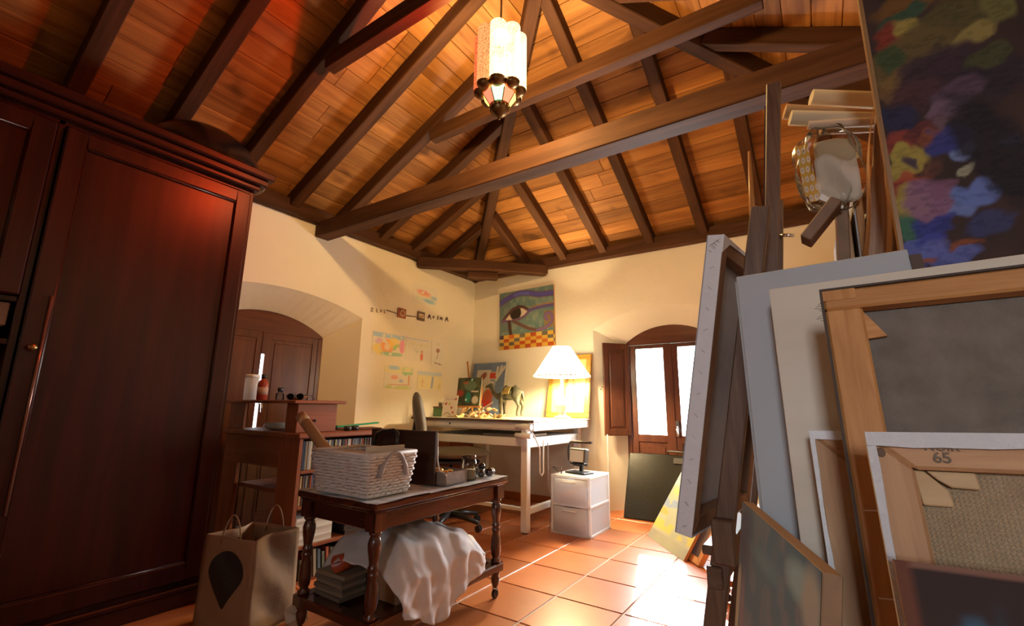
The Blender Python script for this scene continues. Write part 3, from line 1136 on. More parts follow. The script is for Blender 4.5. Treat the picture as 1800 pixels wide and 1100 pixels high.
for sx in (-1, 1):
    for sy in (-1, 1):
        cx, cy = sx * (hx_ - .047), sy * (hy_ - .047)
        l = MB()
        l.lathe(legp, 18, (cx, cy, 0))
        l.lathe(footp, 18, (cx, cy, 0))
        l.bb(cx - .03, cx + .03, cy - .03, cy + .03, .50, .57)
        l.bb(cx - .03, cx + .03, cy - .03, cy + .03, .134, .176)
        lo = l.build('leg', TABLE('z'), tt)
        k = MB()
        k.lathe([(.02, -.009), (.022, -.005), (.022, .005), (.02, .009)], 16, (cx, cy, .0225), Matrix.Rotation(R(90), 3, 'Y'))
        k.tube([(cx - .014, cy, .022), (cx - .014, cy, .05), (cx + .014, cy, .05), (cx + .014, cy, .022)], .003, 6)
        k.build('castor', plain('dark_castor', (.03, .02, .018), .3, .3), lo)

TZ = .6105


def news(u, v):
    x = -2.055 + .55 * u
    y = 1.295 + .94 * v
    e = .006 * math.sin(9 * v + 2) + .004 * math.sin(23 * v)
    if u > .99:
        x += e
    zz = TZ + .001 + .0025 * (1 + math.sin(11 * u + 5 * v)) * .5
    if u > .9 and math.sin(6 * v + 1) > .2:
        zz += .004 * (u - .9) / .1
    return (x, y, zz)


def news_col(u, v):
    img = np.ones(u.shape + (3,)) * np.array((.76, .80, .83))
    put(img, vnoise(u, v, 9, 4) > .62, (.34, .46, .52), .7)
    put(img, vnoise(u, v, 23, 5) > .66, (.30, .34, .36), .6)
    put(img, (vnoise(u, v, 6, 8) > .7).astype(float), (.66, .60, .48), .8)
    return img


U, V = np.meshgrid(np.linspace(0, 1, 41), np.linspace(0, 1, 61))
o = painted_sheet('newspaper', 1, 1, news_col, 40, 60, label='pale blue newspaper sheets covering the trolley table', cat='newspaper')
for i, vt in enumerate(o.data.vertices):
    vt.co = news(vt.co.x, vt.co.z)
o.data.flip_normals()

# ---- wicker basket
bs = thing('wicker_basket', 'white wicker basket with loop handles on the trolley table', 'basket', (-1.762, 1.43, TZ + .014))
wm = plain('white_wicker', (.72, .70, .67), .55, 0, .12, 40)
x0b, y0b, x1b, y1b = .170, .110, .195, .132
wk = MB()
rows = 13
per = 56
for r_ in range(rows):
    t = (r_ + .5) / rows
    hx2, hy2 = x0b + (x1b - x0b) * t, y0b + (y1b - y0b) * t
    zz = t * .165
    pts = []
    for q in range(per):
        s_ = q / per * 4
        k_ = int(s_)
        f_ = s_ - k_
        cxy = [(-hx2, -hy2), (hx2, -hy2), (hx2, hy2), (-hx2, hy2), (-hx2, -hy2)]
        px_ = cxy[k_][0] + (cxy[k_ + 1][0] - cxy[k_][0]) * f_
        py_ = cxy[k_][1] + (cxy[k_ + 1][1] - cxy[k_][1]) * f_
        nx_, ny_ = [(0, -1), (1, 0), (0, 1), (-1, 0)][k_]
        o_ = .0055 * (1 if (q + r_) % 2 else -1)
        pts.append((px_ + nx_ * o_, py_ + ny_ * o_, zz + .0015 * math.sin(q * 1.7 + r_)))
    wk.tube(pts, .0066, 6, closed=True)
wk.build('woven_strands', wm, bs, kind='stuff')
st = MB()
for q in range(per):
    if q % 2:
        continue
    s_ = q / per * 4
    k_ = int(s_)
    f_ = s_ - k_
    pp = []
    for t in (0, 1):
        hx2, hy2 = x0b + (x1b - x0b) * t, y0b + (y1b - y0b) * t
        cxy = [(-hx2, -hy2), (hx2, -hy2), (hx2, hy2), (-hx2, hy2), (-hx2, -hy2)]
        pp.append((cxy[k_][0] + (cxy[k_ + 1][0] - cxy[k_][0]) * f_, cxy[k_][1] + (cxy[k_ + 1][1] - cxy[k_][1]) * f_, t * .168))
    st.tube(pp, .0035, 5)
st.build('stakes', wm, bs, kind='stuff')
rim = MB()
cr_ = [(-x1b, -y1b, .17), (x1b, -y1b, .17), (x1b, y1b, .17), (-x1b, y1b, .17)]
for a_, b_ in zip(cr_, cr_[1:] + cr_[:1]):
    rim.tube([a_, b_], .008, 8)
rim.build('rim', wm, bs)
MB().bb(-x0b, x0b, -y0b, y0b, -.004, .004).build('base', wm, bs)
hm = plain('grey_handle', (.36, .34, .33), .5)
for sx in (1, -1):
    hp = [(sx * (.196 + .012 * math.sin(PI * t)), -.075 + .15 * t, .075 + .10 * math.sin(PI * t) ** .6) for t in np.linspace(0, 1, 15)]
    MB().tube(hp, [.011 if i in (0, 1, 13, 14) else .007 for i in range(15)], 8).build('handle', hm, bs)
# basket contents
tb = thing('cardboard_tube', 'brown cardboard tube sticking out of the basket', 'tube', (-1.84, 1.43, TZ + .03), rot=(0, R(-50), R(10)))
MB().lathe([(.021, 0), (.026, 0), (.026, .47), (.021, .47), (.021, 0)], 20).build('tube_wall', plain('kraft_card', (.42, .24, .11), .7, 0, .12, 30), tb)
MB().lathe([(.0265, .42), (.0265, .455)], 20).build('tape_band', plain('glossy_tape', (.5, .33, .18), .25), tb)
MB(Matrix.Translation((-1.68, 1.46, TZ + .02)) @ Matrix.Rotation(R(84), 4, 'Z') @ Matrix.Rotation(R(8), 4, 'X')).bb(-.10, .10, -.006, .006, 0, .19).build(
    'cardboard_sheet', plain('cream_card', (.62, .55, .42), .7), bevel=.001, label='cream card standing in the wicker basket', cat='card')
MB(Matrix.Translation((-1.84, 1.40, TZ + .02)) @ Matrix.Rotation(R(10), 4, 'Z')).bb(-.10, .10, -.07, .07, 0, .155).build(
    'paper_bundle', plain('pinkish_paper', (.55, .42, .36), .8, 0, .15, 25), bevel=.004, label='bundle of papers lying inside the wicker basket', cat='papers')
# black carrying case behind the basket
cc = thing('carrying_case', 'black case with a glossy arched handle behind the basket', 'case', (-1.90, 1.655, TZ + .0075), R(0))
MB().bb(-.11, .13, -.035, .035, 0, .13).build('case_body', BLACKP(), cc, .008)
MB().tube([(-.07, 0, .13), (-.065, 0, .20), (-.05, 0, .235), (.0, 0, .25), (.075, 0, .255), (.10, 0, .245), (.105, 0, .20), (.105, 0, .13)], .010, 10).build('handle', plain('glossy_black', (.03, .03, .03), .12), cc)
# open wooden box: upright lid and low tray
wb = thing('wooden_box', 'dark wooden box with its tall lid standing open', 'box', (-1.80, 1.755, TZ + .0075))
LIDW = wood('dark_box_wood', (.035, .016, .010), (.08, .036, .022), 'x', .45, 8, .05)
MB().bb(-.28, .195, -.03, -.015, 0, .255).build('lid', LIDW, wb, .003)
tr_ = MB()
tr_.bb(-.02, .245, .0, .16, 0, .006).bb(-.02, .245, 0, .006, .006, .062).bb(-.02, .245, .154, .16, .006, .062)
tr_.bb(.239, .245, .006, .154, .006, .062).bb(-.02, -.014, .006, .154, .006, .062)
tr_.bb(-.28, -.02, -.01, .16, 0, .05)
tr_.build('tray', wood('grey_box_wood', (.20, .15, .12), (.32, .25, .20), 'x', .55, 8, .05), wb, .002)
MB().tube([(.20, -.022, .25), (.205, -.02, .12), (.21, -.01, .07), (.235, .0, .06), (.25, .0, .045)], .004, 6).build('lid_stay', plain('pale_stay', (.5, .42, .36), .4), wb)
gp = [(.06, .05, .015), (.13, .07, .018), (.19, .055, .016), (.10, .11, .016), (.17, .115, .015), (.215, .10, .013)]
for i, (a_, b_, r_) in enumerate(gp):
    MB().ball((-1.80 + a_, 1.755 + b_, TZ + .0140 + r_ * 2.2), r_ * 1.5, 12, 8, (1.2, 1, .95)).build('sweet_wrapper', plain('gold_foil', (.75, .50, .18), .25, .9, 0, 8, .8, 60),
          label='crumpled gold foil ball in the wooden tray', cat='foil ball', group='gold foil balls in the tray')
MB().tube([(-1.78, 1.945, TZ + .022), (-1.72, 1.95, TZ + .022), (-1.665, 1.955, TZ + .022)], .013, 10).build('paint_tube', plain('grey_tin', (.45, .44, .46), .35, .5), label='grey metal paint tube lying beside the glass jar', cat='paint tube')
# glass jar
gj = thing('glass_jar', 'clear glass jar with a dark lid near the table corner', 'jar', (-1.60, 1.985, TZ + .0075))
MB().lathe([(.0, .004), (.036, .004), (.040, .0), (.042, .008), (.042, .092), (.037, .104), (.035, .112)], 24).build('jar_glass', glass('clear_glass_vessel2', (.92, .93, .9), .04, 1.5), gj)
MB().lathe([(.038, .104), (.038, .122), (.036, .124), (0, .124)], 24).build('lid', plain('dark_tin_lid', (.10, .06, .04), .25, .6), gj)
MB().lathe([(0, .006), (.036, .006), (.036, .05), (0, .052)], 18).build('contents', plain('ochre_powder', (.50, .40, .26), .8), gj)
for i, (a_, b_, r_, h_) in enumerate(((-1.64, 2.08, .027, .0), (-1.585, 2.075, .02, 0), (-1.64, 2.145, .022, 0), (-1.575, 2.135, .024, 0), (-1.60, 2.19, .02, 0), (-1.61, 2.11, .02, .034))):
    MB().ball((a_, b_, TZ + .0075 + r_ + h_), r_, 16, 10).build('metal_ball', plain('steel_ball_%d' % (i % 2), ((.25, .24, .25), (.10, .09, .10))[i % 2], .2, .9),
        label='small shiny dark metal ball at the table corner', cat='ball', group='metal balls beside the jar')

# ---- under the table: box, pot, shirt
MB().bb(-1.93, -1.60, 1.52, 1.86, .1605, .37).build('cardboard_box', plain('kraft_box', (.32, .17, .08), .8, 0, .1, 10), bevel=.004,
                                                     label='brown cardboard box under the shirt on the lower shelf', cat='box')
for k in range(6):
    MB(Matrix.Translation((-1.87, 1.43 + .006 * (k % 2), .1765 + k * .0165)) @ Matrix.Rotation(.05 * ((k * 7) % 3 - 1), 4, 'Z')).bb(-.10, .09, -.055, .07, 0, .016).build(
        'magazine', plain('old_magazine_%d' % (k % 2), ((.14, .12, .09), (.24, .2, .14))[k % 2], .5), label='old magazine in the pile below the red pot', cat='magazine', group='magazines below the red pot')
MB().lathe([(.0, .0), (.030, .0), (.034, .004), (.036, .08), (.033, .08), (.031, .01), (0, .01)], 20, (-1.85, 1.47, .3125), Matrix.Rotation(R(90), 3, 'X') @ Matrix.Rotation(R(0), 3, 'Y')).build(
    'plastic_pot', plain('orange_red_plastic', (.40, .07, .02), .35), label='orange-red plastic pot lying beside the shirt', cat='pot')


def shirt(u, v):
    # u along y, v from the wall side over the box and down the front
    y = 1.40 + .60 * u
    if v < .45:
        t = v / .45
        x = -1.96 + .40 * t
        z = .385 + .05 * math.sin(PI * t) * (.6 + .4 * math.sin(5 * u)) - .03 * (1 - t)
        z += .02 * math.sin(PI * u)
    else:
        t = (v - .45) / .55
        drop = .235 + .075 * math.exp(-((u - .38) / .2) ** 2) - .14 * max(0, u - .55) - .5 * max(0, .2 - u)
        x = -1.56 + .062 * min(1, t * 3) + .012 * t
        z = .385 + .02 * math.sin(PI * u) - drop * t - .012 * min(1, t * 4)
        y += .05 * (t) * (u - .5) * -1.2 + .02 * t
    # the far end sinks off the box
    if u > .78:
        z -= .30 * (u - .78) * (1 if v < .45 else (1 - (v - .45) / .55))
    if u < .18:
        z -= .42 * (.18 - u)
    n1 = float(vnoise(np.array(u * 1.0), np.array(v * .55), 7, 90)) - .5
    n2 = float(vnoise(np.array(u + .5 * v), np.array(v - .4 * u + 2), 14, 91)) - .5
    f = .034 * n1 * (.3 + v) + .013 * n2 + .008 * math.sin(16 * u + 6 * v + 3 * math.sin(5 * v))
    g = .014 * n2 + .016 * n1
    if v < .45:
        z = max(z + .5 * f + g + .012, .376 if .18 < u < .78 else 0)
    else:
        x += .9 * abs(f) + .006 * (1 + math.sin(30 * u))
    return (x, y, z)


MB().grid(shirt, 60, 44).build('tshirt', plain('grey_jersey', (.60, .60, .61), .75, 0, .05, 30), label='crumpled pale grey t-shirt hanging over the lower shelf', cat='t-shirt', solid=.004)
# bundle wrapped in cloth behind: newspaper stack on shelf
for k in range(4):
    MB(Matrix.Translation((-1.80, 2.08, .1605 + k * .016)) @ Matrix.Rotation(rc.uniform(-.1, .1), 4, 'Z')).bb(-.12, .12, -.07, .07, 0, .0155).build(
        'magazine', plain('shelf_magazine', (.16, .15, .15), .5), label='dark magazine in the pile on the table shelf', cat='magazine', group='dark magazines on the table shelf')

# ---- paper bag on the floor
pb = thing('paper_bag', 'brown paper carrier bag with a black drop printed on it', 'bag', (-2.33, 1.275, 0), R(14))
kraft = plain('brown_kraft_paper', (.30, .175, .095), .7, 0, .12, 9, .5, 14)
bwx, bwy, bh = .160, .132, .40


def bagwall(p0, p1):
    def fn(u, v):
        x = p0[0] + (p1[0] - p0[0]) * u
        y = p0[1] + (p1[1] - p0[1]) * u
        tz = 1 - .05 * v
        fold = .014 * math.sin(PI * u) * math.sin(3.1 * v * PI + 6 * u) * (1 - .2 * v)
        nx_, ny_ = (p1[1] - p0[1]), -(p1[0] - p0[0])
        L = math.hypot(nx_, ny_)
        crease = -.05 * (1 - abs(2 * u - 1)) * (v ** 2 * .8 + .1) if abs(p1[1] - p0[1]) > abs(p1[0] - p0[0]) else 0
        o_ = (fold * (.5 if crease == 0 else 1)) + crease
        return (x * tz + nx_ / L * o_, y * tz + ny_ / L * o_, .002 + bh * v)
    return fn


bag = MB()
cn_ = [(-bwx, -bwy), (bwx, -bwy), (bwx, bwy), (-bwx, bwy)]
for a_, b_ in zip(cn_, cn_[1:] + cn_[:1]):
    bag.grid(bagwall(a_, b_), 14, 20)
bag.add([(x, y, .002) for x, y in cn_], [(0, 1, 2, 3)])
bag.build('bag_body', kraft, pb, solid=.0015)
# printed black drop (narrow end down) following the front wall
fw_ = bagwall(cn_[0], cn_[1])
dp = MB()
ring = []
for t in np.linspace(0, 2 * PI, 41)[:-1]:
    r_ = 1.0
    x_ = math.cos(t)
    z_ = math.sin(t)
    if z_ < 0:
        x_ *= (1 - .72 * (-z_) ** 1.2)
        z_ *= 1.5
    ring.append((.5 + .33 * x_, .62 + .235 * z_))
ctr = (.5, .6)
rr = [[(ctr[0] + (a_ - ctr[0]) * s_, ctr[1] + (b_ - ctr[1]) * s_) for a_, b_ in ring] for s_ in (.02, .35, .7, 1)]
vs, fs = [], []
for k_, rg in enumerate(rr):
    for a_, b_ in rg:
        p_ = fw_(a_, b_)
        vs.append((p_[0], p_[1] - .003, p_[2]))
for k_ in range(3):
    for q in range(40):
        fs.append((k_ * 40 + q, k_ * 40 + (q + 1) % 40, (k_ + 1) * 40 + (q + 1) % 40, (k_ + 1) * 40 + q))
dp.add(vs, fs, True)
dp.build('printed_drop', plain('black_print', (.018, .014, .012), .6), pb)
for sy in (-1, 1):
    MB().tube([(-.06 + .12 * t, sy * (bwy - .012), bh - .03 + .125 * math.sin(PI * t) ** .6) for t in np.linspace(0, 1, 15)], .0035, 6).build('handle', kraft, pb)
cp_ = MB()
rq = random.Random(4)
cp_.ball((-2.12, 1.40, .05), .05, 10, 7)
cp_.v = [(x + rq.uniform(-.014, .014), y + rq.uniform(-.014, .014), max(.001, z + rq.uniform(-.014, .014))) for x, y, z in cp_.v]
cp_.sm = [False] * len(cp_.f)
cp_.build('crumpled_paper', plain('crumpled_white', (.55, .5, .42), .8), label='crumpled white paper on the floor beside the bag', cat='paper')

# ================================================================== DRAWING DESK
dk = thing('drawing_desk', 'white metal drawing desk with a slim top and hanging cord', 'desk', (-2.66, 3.82, 0))
DX, DY = .66, .56
MB().bb(-DX - .03, DX + .03, -DY, DY, .872, .886).build('desktop', plain('cream_laminate', (.80, .74, .58), .35), dk, .002)
MB().bb(-DX - .035, DX + .035, -DY - .008, -DY, .868, .888).build('front_edging', plain('dark_edging', (.10, .06, .04), .5), dk, .002)
MB().bb(-DX - .02, DX + .02, -DY + .02, DY - .02, .80, .87).build('drawer_case', WHITE(), dk, .004)
MB().bb(-DX + .05, DX - .05, -DY + .012, -DY + .02, .812, .862).build('drawer_front', plain('white_drawer', (.72, .70, .65), .35), dk, .003)
MB().ball((-DX + .45, -DY + .008, .838), .008).build('drawer_lock', BLACKP(), dk)
MB().bb(-DX + .02, DX - .06, -DY + .06, DY - .06, .735, .742).build('paper_shelf', plain('grey_shelf', (.55, .53, .50), .5), dk)
for sx in (-1, 1):
    for sy in (-1, 1):
        cx, cy = sx * (DX - .09), sy * (DY - .075)
        l = MB()
        l.bb(cx - .03, cx + .03, cy - .03, cy + .03, .012, .80)
        lo = l.build('leg', WHITE(), dk, .005)
        MB().lathe([(.022, .0005), (.024, .004), (.02, .013)], 12, (cx, cy, 0)).build('rubber_foot', BLACKP(), lo)
    MB().bb(sx * (DX - .09) - .02, sx * (DX - .09) + .02, -DY + .105, DY - .105, .14, .19).build('side_stretcher', WHITE(), dk, .004)
    MB().bb(sx * (DX - .09) - .02, sx * (DX - .09) + .02, -DY + .105, DY - .105, .66, .735).build('side_rail', WHITE(), dk, .004)
for sy in (-1, 1):
    MB().bb(-DX + .12, DX - .12, sy * (DY - .075) - .018, sy * (DY - .075) + .018, .67, .735).build('top_rail', WHITE(), dk, .004)
MB().bb(-DX + .12, DX - .12, -DY + .06, -DY + .09, .165, .195).build('foot_rail', WHITE(), dk, .004)
# the rollers of the ruling machine on the right front corner
for z in (.765, .835):
    MB().tube([(DX - .12, -DY - .03, z), (DX + .03, -DY - .03, z)], .022, 16).build('guide_roller', plain('white_enamel', (.86, .85, .82), .2), dk)
MB().bb(DX - .07, DX - .02, -DY - .03, -DY + .02, .74, .86).build('roller_bracket', WHITE(), dk, .004)
MB().tube([(DX + .0, -DY + .02, .80), (DX + .02, -DY + .06, .73), (DX + .03, -DY + .10, .66), (DX + .03, -DY + .10, .47), (DX + .035, -DY + .12, .45), (DX + .04, -DY + .14, .47), (DX + .04, -DY + .14, .66), (DX + .02, -DY + .18, .72)], .006, 8).build('pull_cord', plain('white_cord', (.85, .84, .8), .5), dk)
MB().tube([(DX + .02, -DY + .25, .70), (DX + .022, -DY + .25, .35), (DX + .04, -DY + .27, .25), (DX + .01, -DY + .3, .05), (DX + .03, -DY + .25, .006)], .004, 6).build('lamp_cable', plain('grey_cable', (.25, .22, .2), .5), dk)
DZ = .8865
# papers on the under-shelf
MB(Matrix.Translation((-2.36, 3.62, .7425)) @ Matrix.Rotation(R(4), 4, 'Z')).bb(-.25, .20, -.19, .2, 0, .014).build(
    'paper_stack', plain('brown_paper', (.42, .30, .18), .8), label='brown paper stack on the shelf below the desktop', cat='papers')
# wooden drawer box below the desk
wbx = thing('wooden_crate', 'small orange-brown wooden chest below the left of the desk', 'chest', (-3.406, 3.93, 0))
MB().bb(-.14, .14, -.2, .2, .001, .62).build('chest_body', PINE('x'), wbx, .005)
for z in (.05, .24, .43):
    dwr = MB().bb(-.12, .12, -.212, -.2, z, z + .165).build('drawer', PINE('x'), wbx, .004)
    MB().ball((0, -.222, z + .082), .012).build('knob', plain('old_brass', (.35, .22, .08), .35, 1), dwr)

# ---- table lamp
lx, ly = -2.06, 3.93
tl = thing('table_lamp', 'white table lamp with a pleated cone shade glowing on the desk', 'lamp', (lx, ly, DZ))
MB().lathe([(.075, 0), (.08, .006), (.08, .018), (.05, .03), (.028, .05), (.05, .08), (.062, .115), (.05, .155), (.024, .19), (.016, .22), (.013, .40), (.02, .41), (.02, .44), (0, .44)], 28).build('base', plain('white_ceramic', (.88, .85, .78), .2), tl)
MB().ball((0, 0, .47), .035, 16, 10).build('bulb', emit('lit_bulb', (1.0, .80, .45), 60), tl)


def shade(u, v):
    a = u * 2 * PI
    r_ = .262 - .175 * v + (.010 * (1 - v) * math.cos(a * 36))
    if v < .06:
        r_ += .004
    return (r_ * math.cos(a), r_ * math.sin(a), .395 + .285 * v - .0 * v)


MB().grid(shade, 216, 8).build('shade', emit('lit_shade', (1.0, .83, .50), 5.0, (.9, .85, .7)), tl)
MB().tube([(.266 * math.cos(a), .266 * math.sin(a), .395) for a in np.linspace(0, 2 * PI, 49)[:-1]], .006, 6, closed=True).build('shade_trim', plain('cream_trim', (.8, .72, .55), .6), tl)
MB().tube([(0, 0, .44), (0, 0, .69), ], .004, 6).tube([(-.085, 0, .68), (.085, 0, .68)], .003, 6).tube([(0, -.085, .68), (0, .085, .68)], .003, 6).build('harp', CHROME(), tl)
light('table_lamp_bulb', 'POINT', (lx, ly, DZ + .47), 210.0, (1.0, .74, .40), shadow_soft_size=.05)

# ---- gold picture frame behind the lamp
gf = thing('framed_picture', 'gilt framed picture leaning on the wall behind the lamp', 'picture', (-2.19, 4.28, DZ + .001), rot=(R(-10), 0, 0))
GOLD = wood('gilt_wood', (.42, .20, .03), (.62, .34, .06), 'x', .35, 8, .05)
gw, gh = .48, .66
for a_, b_, c_, d_ in ((-gw / 2, gw / 2, 0, .055), (-gw / 2, gw / 2, gh - .055, gh), (-gw / 2, -gw / 2 + .055, .055, gh - .055), (gw / 2 - .055, gw / 2, .055, gh - .055)):
    MB().bb(a_, b_, -.015, .012, c_, d_).build('frame_bar', GOLD, gf, .006)


def gold_pic(u, v):
    img = np.ones(u.shape + (3,)) * np.array((.72, .52, .22))
    put(img, vnoise(u, v, 5, 2) > .55, (.82, .66, .34), .6)
    put(img, seg(u, v, [(.35, 0), (.38, .45), (.5, .8)], .05), (.40, .22, .07))
    put(img, seg(u, v, [(.7, .1), (.66, .5), (.6, .75)], .03), (.46, .27, .10))
    return img


painted_sheet('picture', gw - .11, gh - .11, gold_pic, 30, 40, gf, -.004, .4, -gw / 2 + .055, .055)


# ---- blue collage poster board
def poster(u, v):
    img = np.ones(u.shape + (3,)) * np.array((.16, .22, .33))
    put(img, vnoise(u, v, 6, 1) > .6, (.20, .27, .38), .6)
    put(img, rect(u, v, .14, .56, .50, .86), (.60, .55, .44))
    put(img, rect(u, v, .14, .45, .30, .52), (.58, .54, .45))
    put(img, blob(u, v, .52, .52, .22, .12, .5), (.60, .57, .46))
    put(img, rect(u, v, .50, .76, .68, .82), (.70, .62, .52))
    put(img, rect(u, v, .53, .73, .70, .80), (.55, .06, .03))
    put(img, blob(u, v, .34, .74, .12, .07, .6), (.30, .10, .06))
    for p in ([(.72, .66), (.80, .78), (.84, .92)], [(.76, .72), (.92, .90)], [(.72, .75), (.74, .90)]):
        put(img, seg(u, v, p, .035), (.66, .62, .50))
    put(img, blob(u, v, .52, .33, .17, .20, -.3), (.42, .10, .05))
    put(img, blob(u, v, .5, .22, .2, .08), (.50, .04, .03))
    put(img, seg(u, v, [(.25, .05), (.55, .18), (.7, .25)], .018), (.62, .60, .5))
    put(img, blob(u, v, .3, .16, .14, .07, .4), (.20, .28, .42))
    put(img, rect(u, v, .1, .62, 0, .06), (.45, .07, .04))
    put(img, rect(u, v, .965, 1, 0, 1), (.70, .66, .56))
    return img


pb_ = painted_sheet('poster_board', .50, .62, poster, 60, 70, rough=.35, thick=.006, label='blue collage poster board leaning in the desk corner', cat='poster')
pb_.location = (-3.50, 4.29, DZ + .001)
pb_.rotation_euler = (R(-9), 0, 0)


# ---- small painting on a mini easel
me_ = thing('mini_easel', 'small orange wooden table easel on the desk', 'easel', (-3.09, 3.80, DZ + .006), rot=(R(0), 0, R(4)))
EO = wood('orange_beech', (.40, .16, .03), (.55, .25, .06), 'z', .4, 8, .05)
MB().bar((-.11, .03, 0), (-.06, .10, .36), .016, .012).build('leg', EO, me_)
MB().bar((.13, .0, 0.0), (.13, .05, .30), .018, .012).build('leg', EO, me_)
MB().bar((-.02, .115, 0), (-.10, .10, .58), .02, .012).build('mast', EO, me_)
MB().bb(-.17, .15, -.012, .028, .085, .105).build('tray', EO, me_, .003)


def small_paint(u, v):
    img = np.ones(u.shape + (3,)) * np.array((.05, .06, .04))
    put(img, vnoise(u, v, 5, 6) > .5, (.10, .12, .06), .8)
    put(img, blob(u, v, .55, .72, .3, .2), (.13, .20, .13))
    put(img, blob(u, v, .15, .45, .16, .14), (.30, .05, .03))
    put(img, blob(u, v, .5, .3, .13, .22), (.03, .20, .17))
    put(img, blob(u, v, .8, .22, .15, .15), (.65, .58, .50))
    put(img, blob(u, v, .35, .82, .14, .06), (.35, .13, .06))
    put(img, rect(u, v, .62, .9, .49, .53), (.62, .58, .5))
    put(img, blob(u, v, .6, .93, .04, .05), (.5, .85, .75))
    put(img, blob(u, v, .42, .22, .04, .05), (.5, .85, .75))
    return img


sp_ = painted_sheet('small_painting', .30, .30, small_paint, 40, 40, rough=.25, thick=.012, label='small dark still life resting on the mini easel', cat='painting')
sp_.location = (-3.255, 3.785, DZ + .107)
sp_.rotation_euler = (R(-8), 0, R(4))


# ---- greeting card, tin, paper scraps, camel
def heart_card(u, v):
    img = np.ones(u.shape + (3,)) * np.array((.80, .74, .64))
    for a_, b_ in ((.2, .6), (.62, .42), (.85, .82), (.75, .2)):
        put(img, blob(u, v, a_ - .035, b_ + .02, .05, .04), (.5, .06, .06))
        put(img, blob(u, v, a_ + .035, b_ + .02, .05, .04), (.5, .06, .06))
        put(img, blob(u, v, a_, b_ - .02, .05, .05), (.5, .06, .06))
    put(img, rect(u, v, .2, .8, .78, .84) * (vnoise(u, v, 30, 3) > .4), (.45, .42, .45))
    put(img, seg(u, v, [(.15, .12), (.4, .2), (.6, .1)], .025), (.25, .3, .2))
    put(img, blob(u, v, .45, .6, .12, .06), (.60, .58, .2))
    return img


gc = painted_sheet('greeting_card', .165, .215, heart_card, 30, 36, rough=.5, thick=.003, label='white greeting card with red hearts standing on the desk', cat='card')
gc.location = (-3.19, 3.50, DZ + .001)
gc.rotation_euler = (R(-12), 0, R(10))
tn = thing('tin_box', 'green tin box with small jars at the chair end of the desk', 'tin', (-3.245, 3.60, DZ + .0005))
MB().bb(-.10, .085, -.06, .06, 0, .085).build('tin_body', plain('green_tin', (.12, .26, .12), .35, .3), tn, .006)
MB().bb(-.103, .088, -.063, .063, .086, .10).build('lid', plain('green_tin_lid', (.20, .16, .09), .4, .3), tn, .004)
for i, (a_, lab) in enumerate(((-3.30, 'tiny silver-topped pot at the left of the tin'), (-3.245, 'tiny silver-topped pot in the middle of the tin'), (-3.195, 'tiny silver-topped pot nearest the greeting card'))):
    rt = thing('paint_pot', lab, 'pot', (a_, 3.60, DZ + .101), group='pots on the green tin')
    MB().lathe([(.016, 0), (.018, .003), (.018, .03)], 14).build('pot_body', plain('pot_brown', (.22, .16, .12), .4), rt)
    MB().lathe([(.019, .03), (.019, .042), (0, .043)], 14).build('lid', plain('pot_lid', (.4, .38, .36), .3, .8), rt)
rs = random.Random(21)
for k in range(13):
    x_, y_ = -2.88 + .095 * (k % 5) + rs.uniform(-.015, .015), 3.42 + .10 * (k // 5) + rs.uniform(-.015, .015)
    s_ = rs.uniform(.03, .055)
    mb = MB()
    ph = rs.uniform(0, 6)
    T = Matrix.Translation((x_, y_, DZ + .004 + (k % 3) * .03 * (1 if k > 4 else .3))) @ Matrix.Rotation(rs.uniform(0, 6), 4, 'Z')
    mb.M = T
    mb.grid(lambda u, v: ((u - .5) * 2 * s_, (v - .5) * 1.4 * s_, .014 + .012 * math.sin(5 * u + ph) + .012 * math.cos(6 * v + ph)), 6, 6)
    mb.build('paper_scrap', plain('scrap_%d' % (k % 3), ((.75, .58, .25), (.70, .60, .40), (.45, .30, .14))[k % 3], .6),
             label='curled ochre paper scrap in the heap on the desk', cat='paper scrap', group='paper scraps on the desk', solid=.0015)
MB(Matrix.Translation((-2.86, 3.48, DZ + .006)) @ Matrix.Rotation(R(-8), 4, 'Z')).bb(-.25, .25, -.012, .012, 0, .006).build('ruler', plain('boxwood', (.60, .45, .20), .5), label='wooden ruler lying along the front of the desk', cat='ruler')
MB(Matrix.Translation((-2.55, 3.60, DZ)) @ Matrix.Rotation(R(6), 4, 'Z')).bb(-.36, .22, -.25, .2, .0005, .003).build('drawing_sheet', plain('buff_paper', (.66, .54, .30), .7), label='buff drawing sheet spread on the desktop', cat='paper')

# camel figurine (local: facing -x)
cm = thing('camel_figurine', 'grey-green camel figurine with two humps standing on the desk', 'figurine', (-2.72, 4.02, DZ + .0005), R(-4))
CAM = plain('verdigris_bronze', (.095, .095, .068), .45, .3, .35, 22, .5, 40)
b_ = bpy.data.meshes.new('camel_body')
verts, edges, rad = [], [], []


def jv(p, r_, link=None):
    verts.append(p)
    rad.append(r_)
    if link is not None:
        edges.append((link, len(verts) - 1))
    return len(verts) - 1


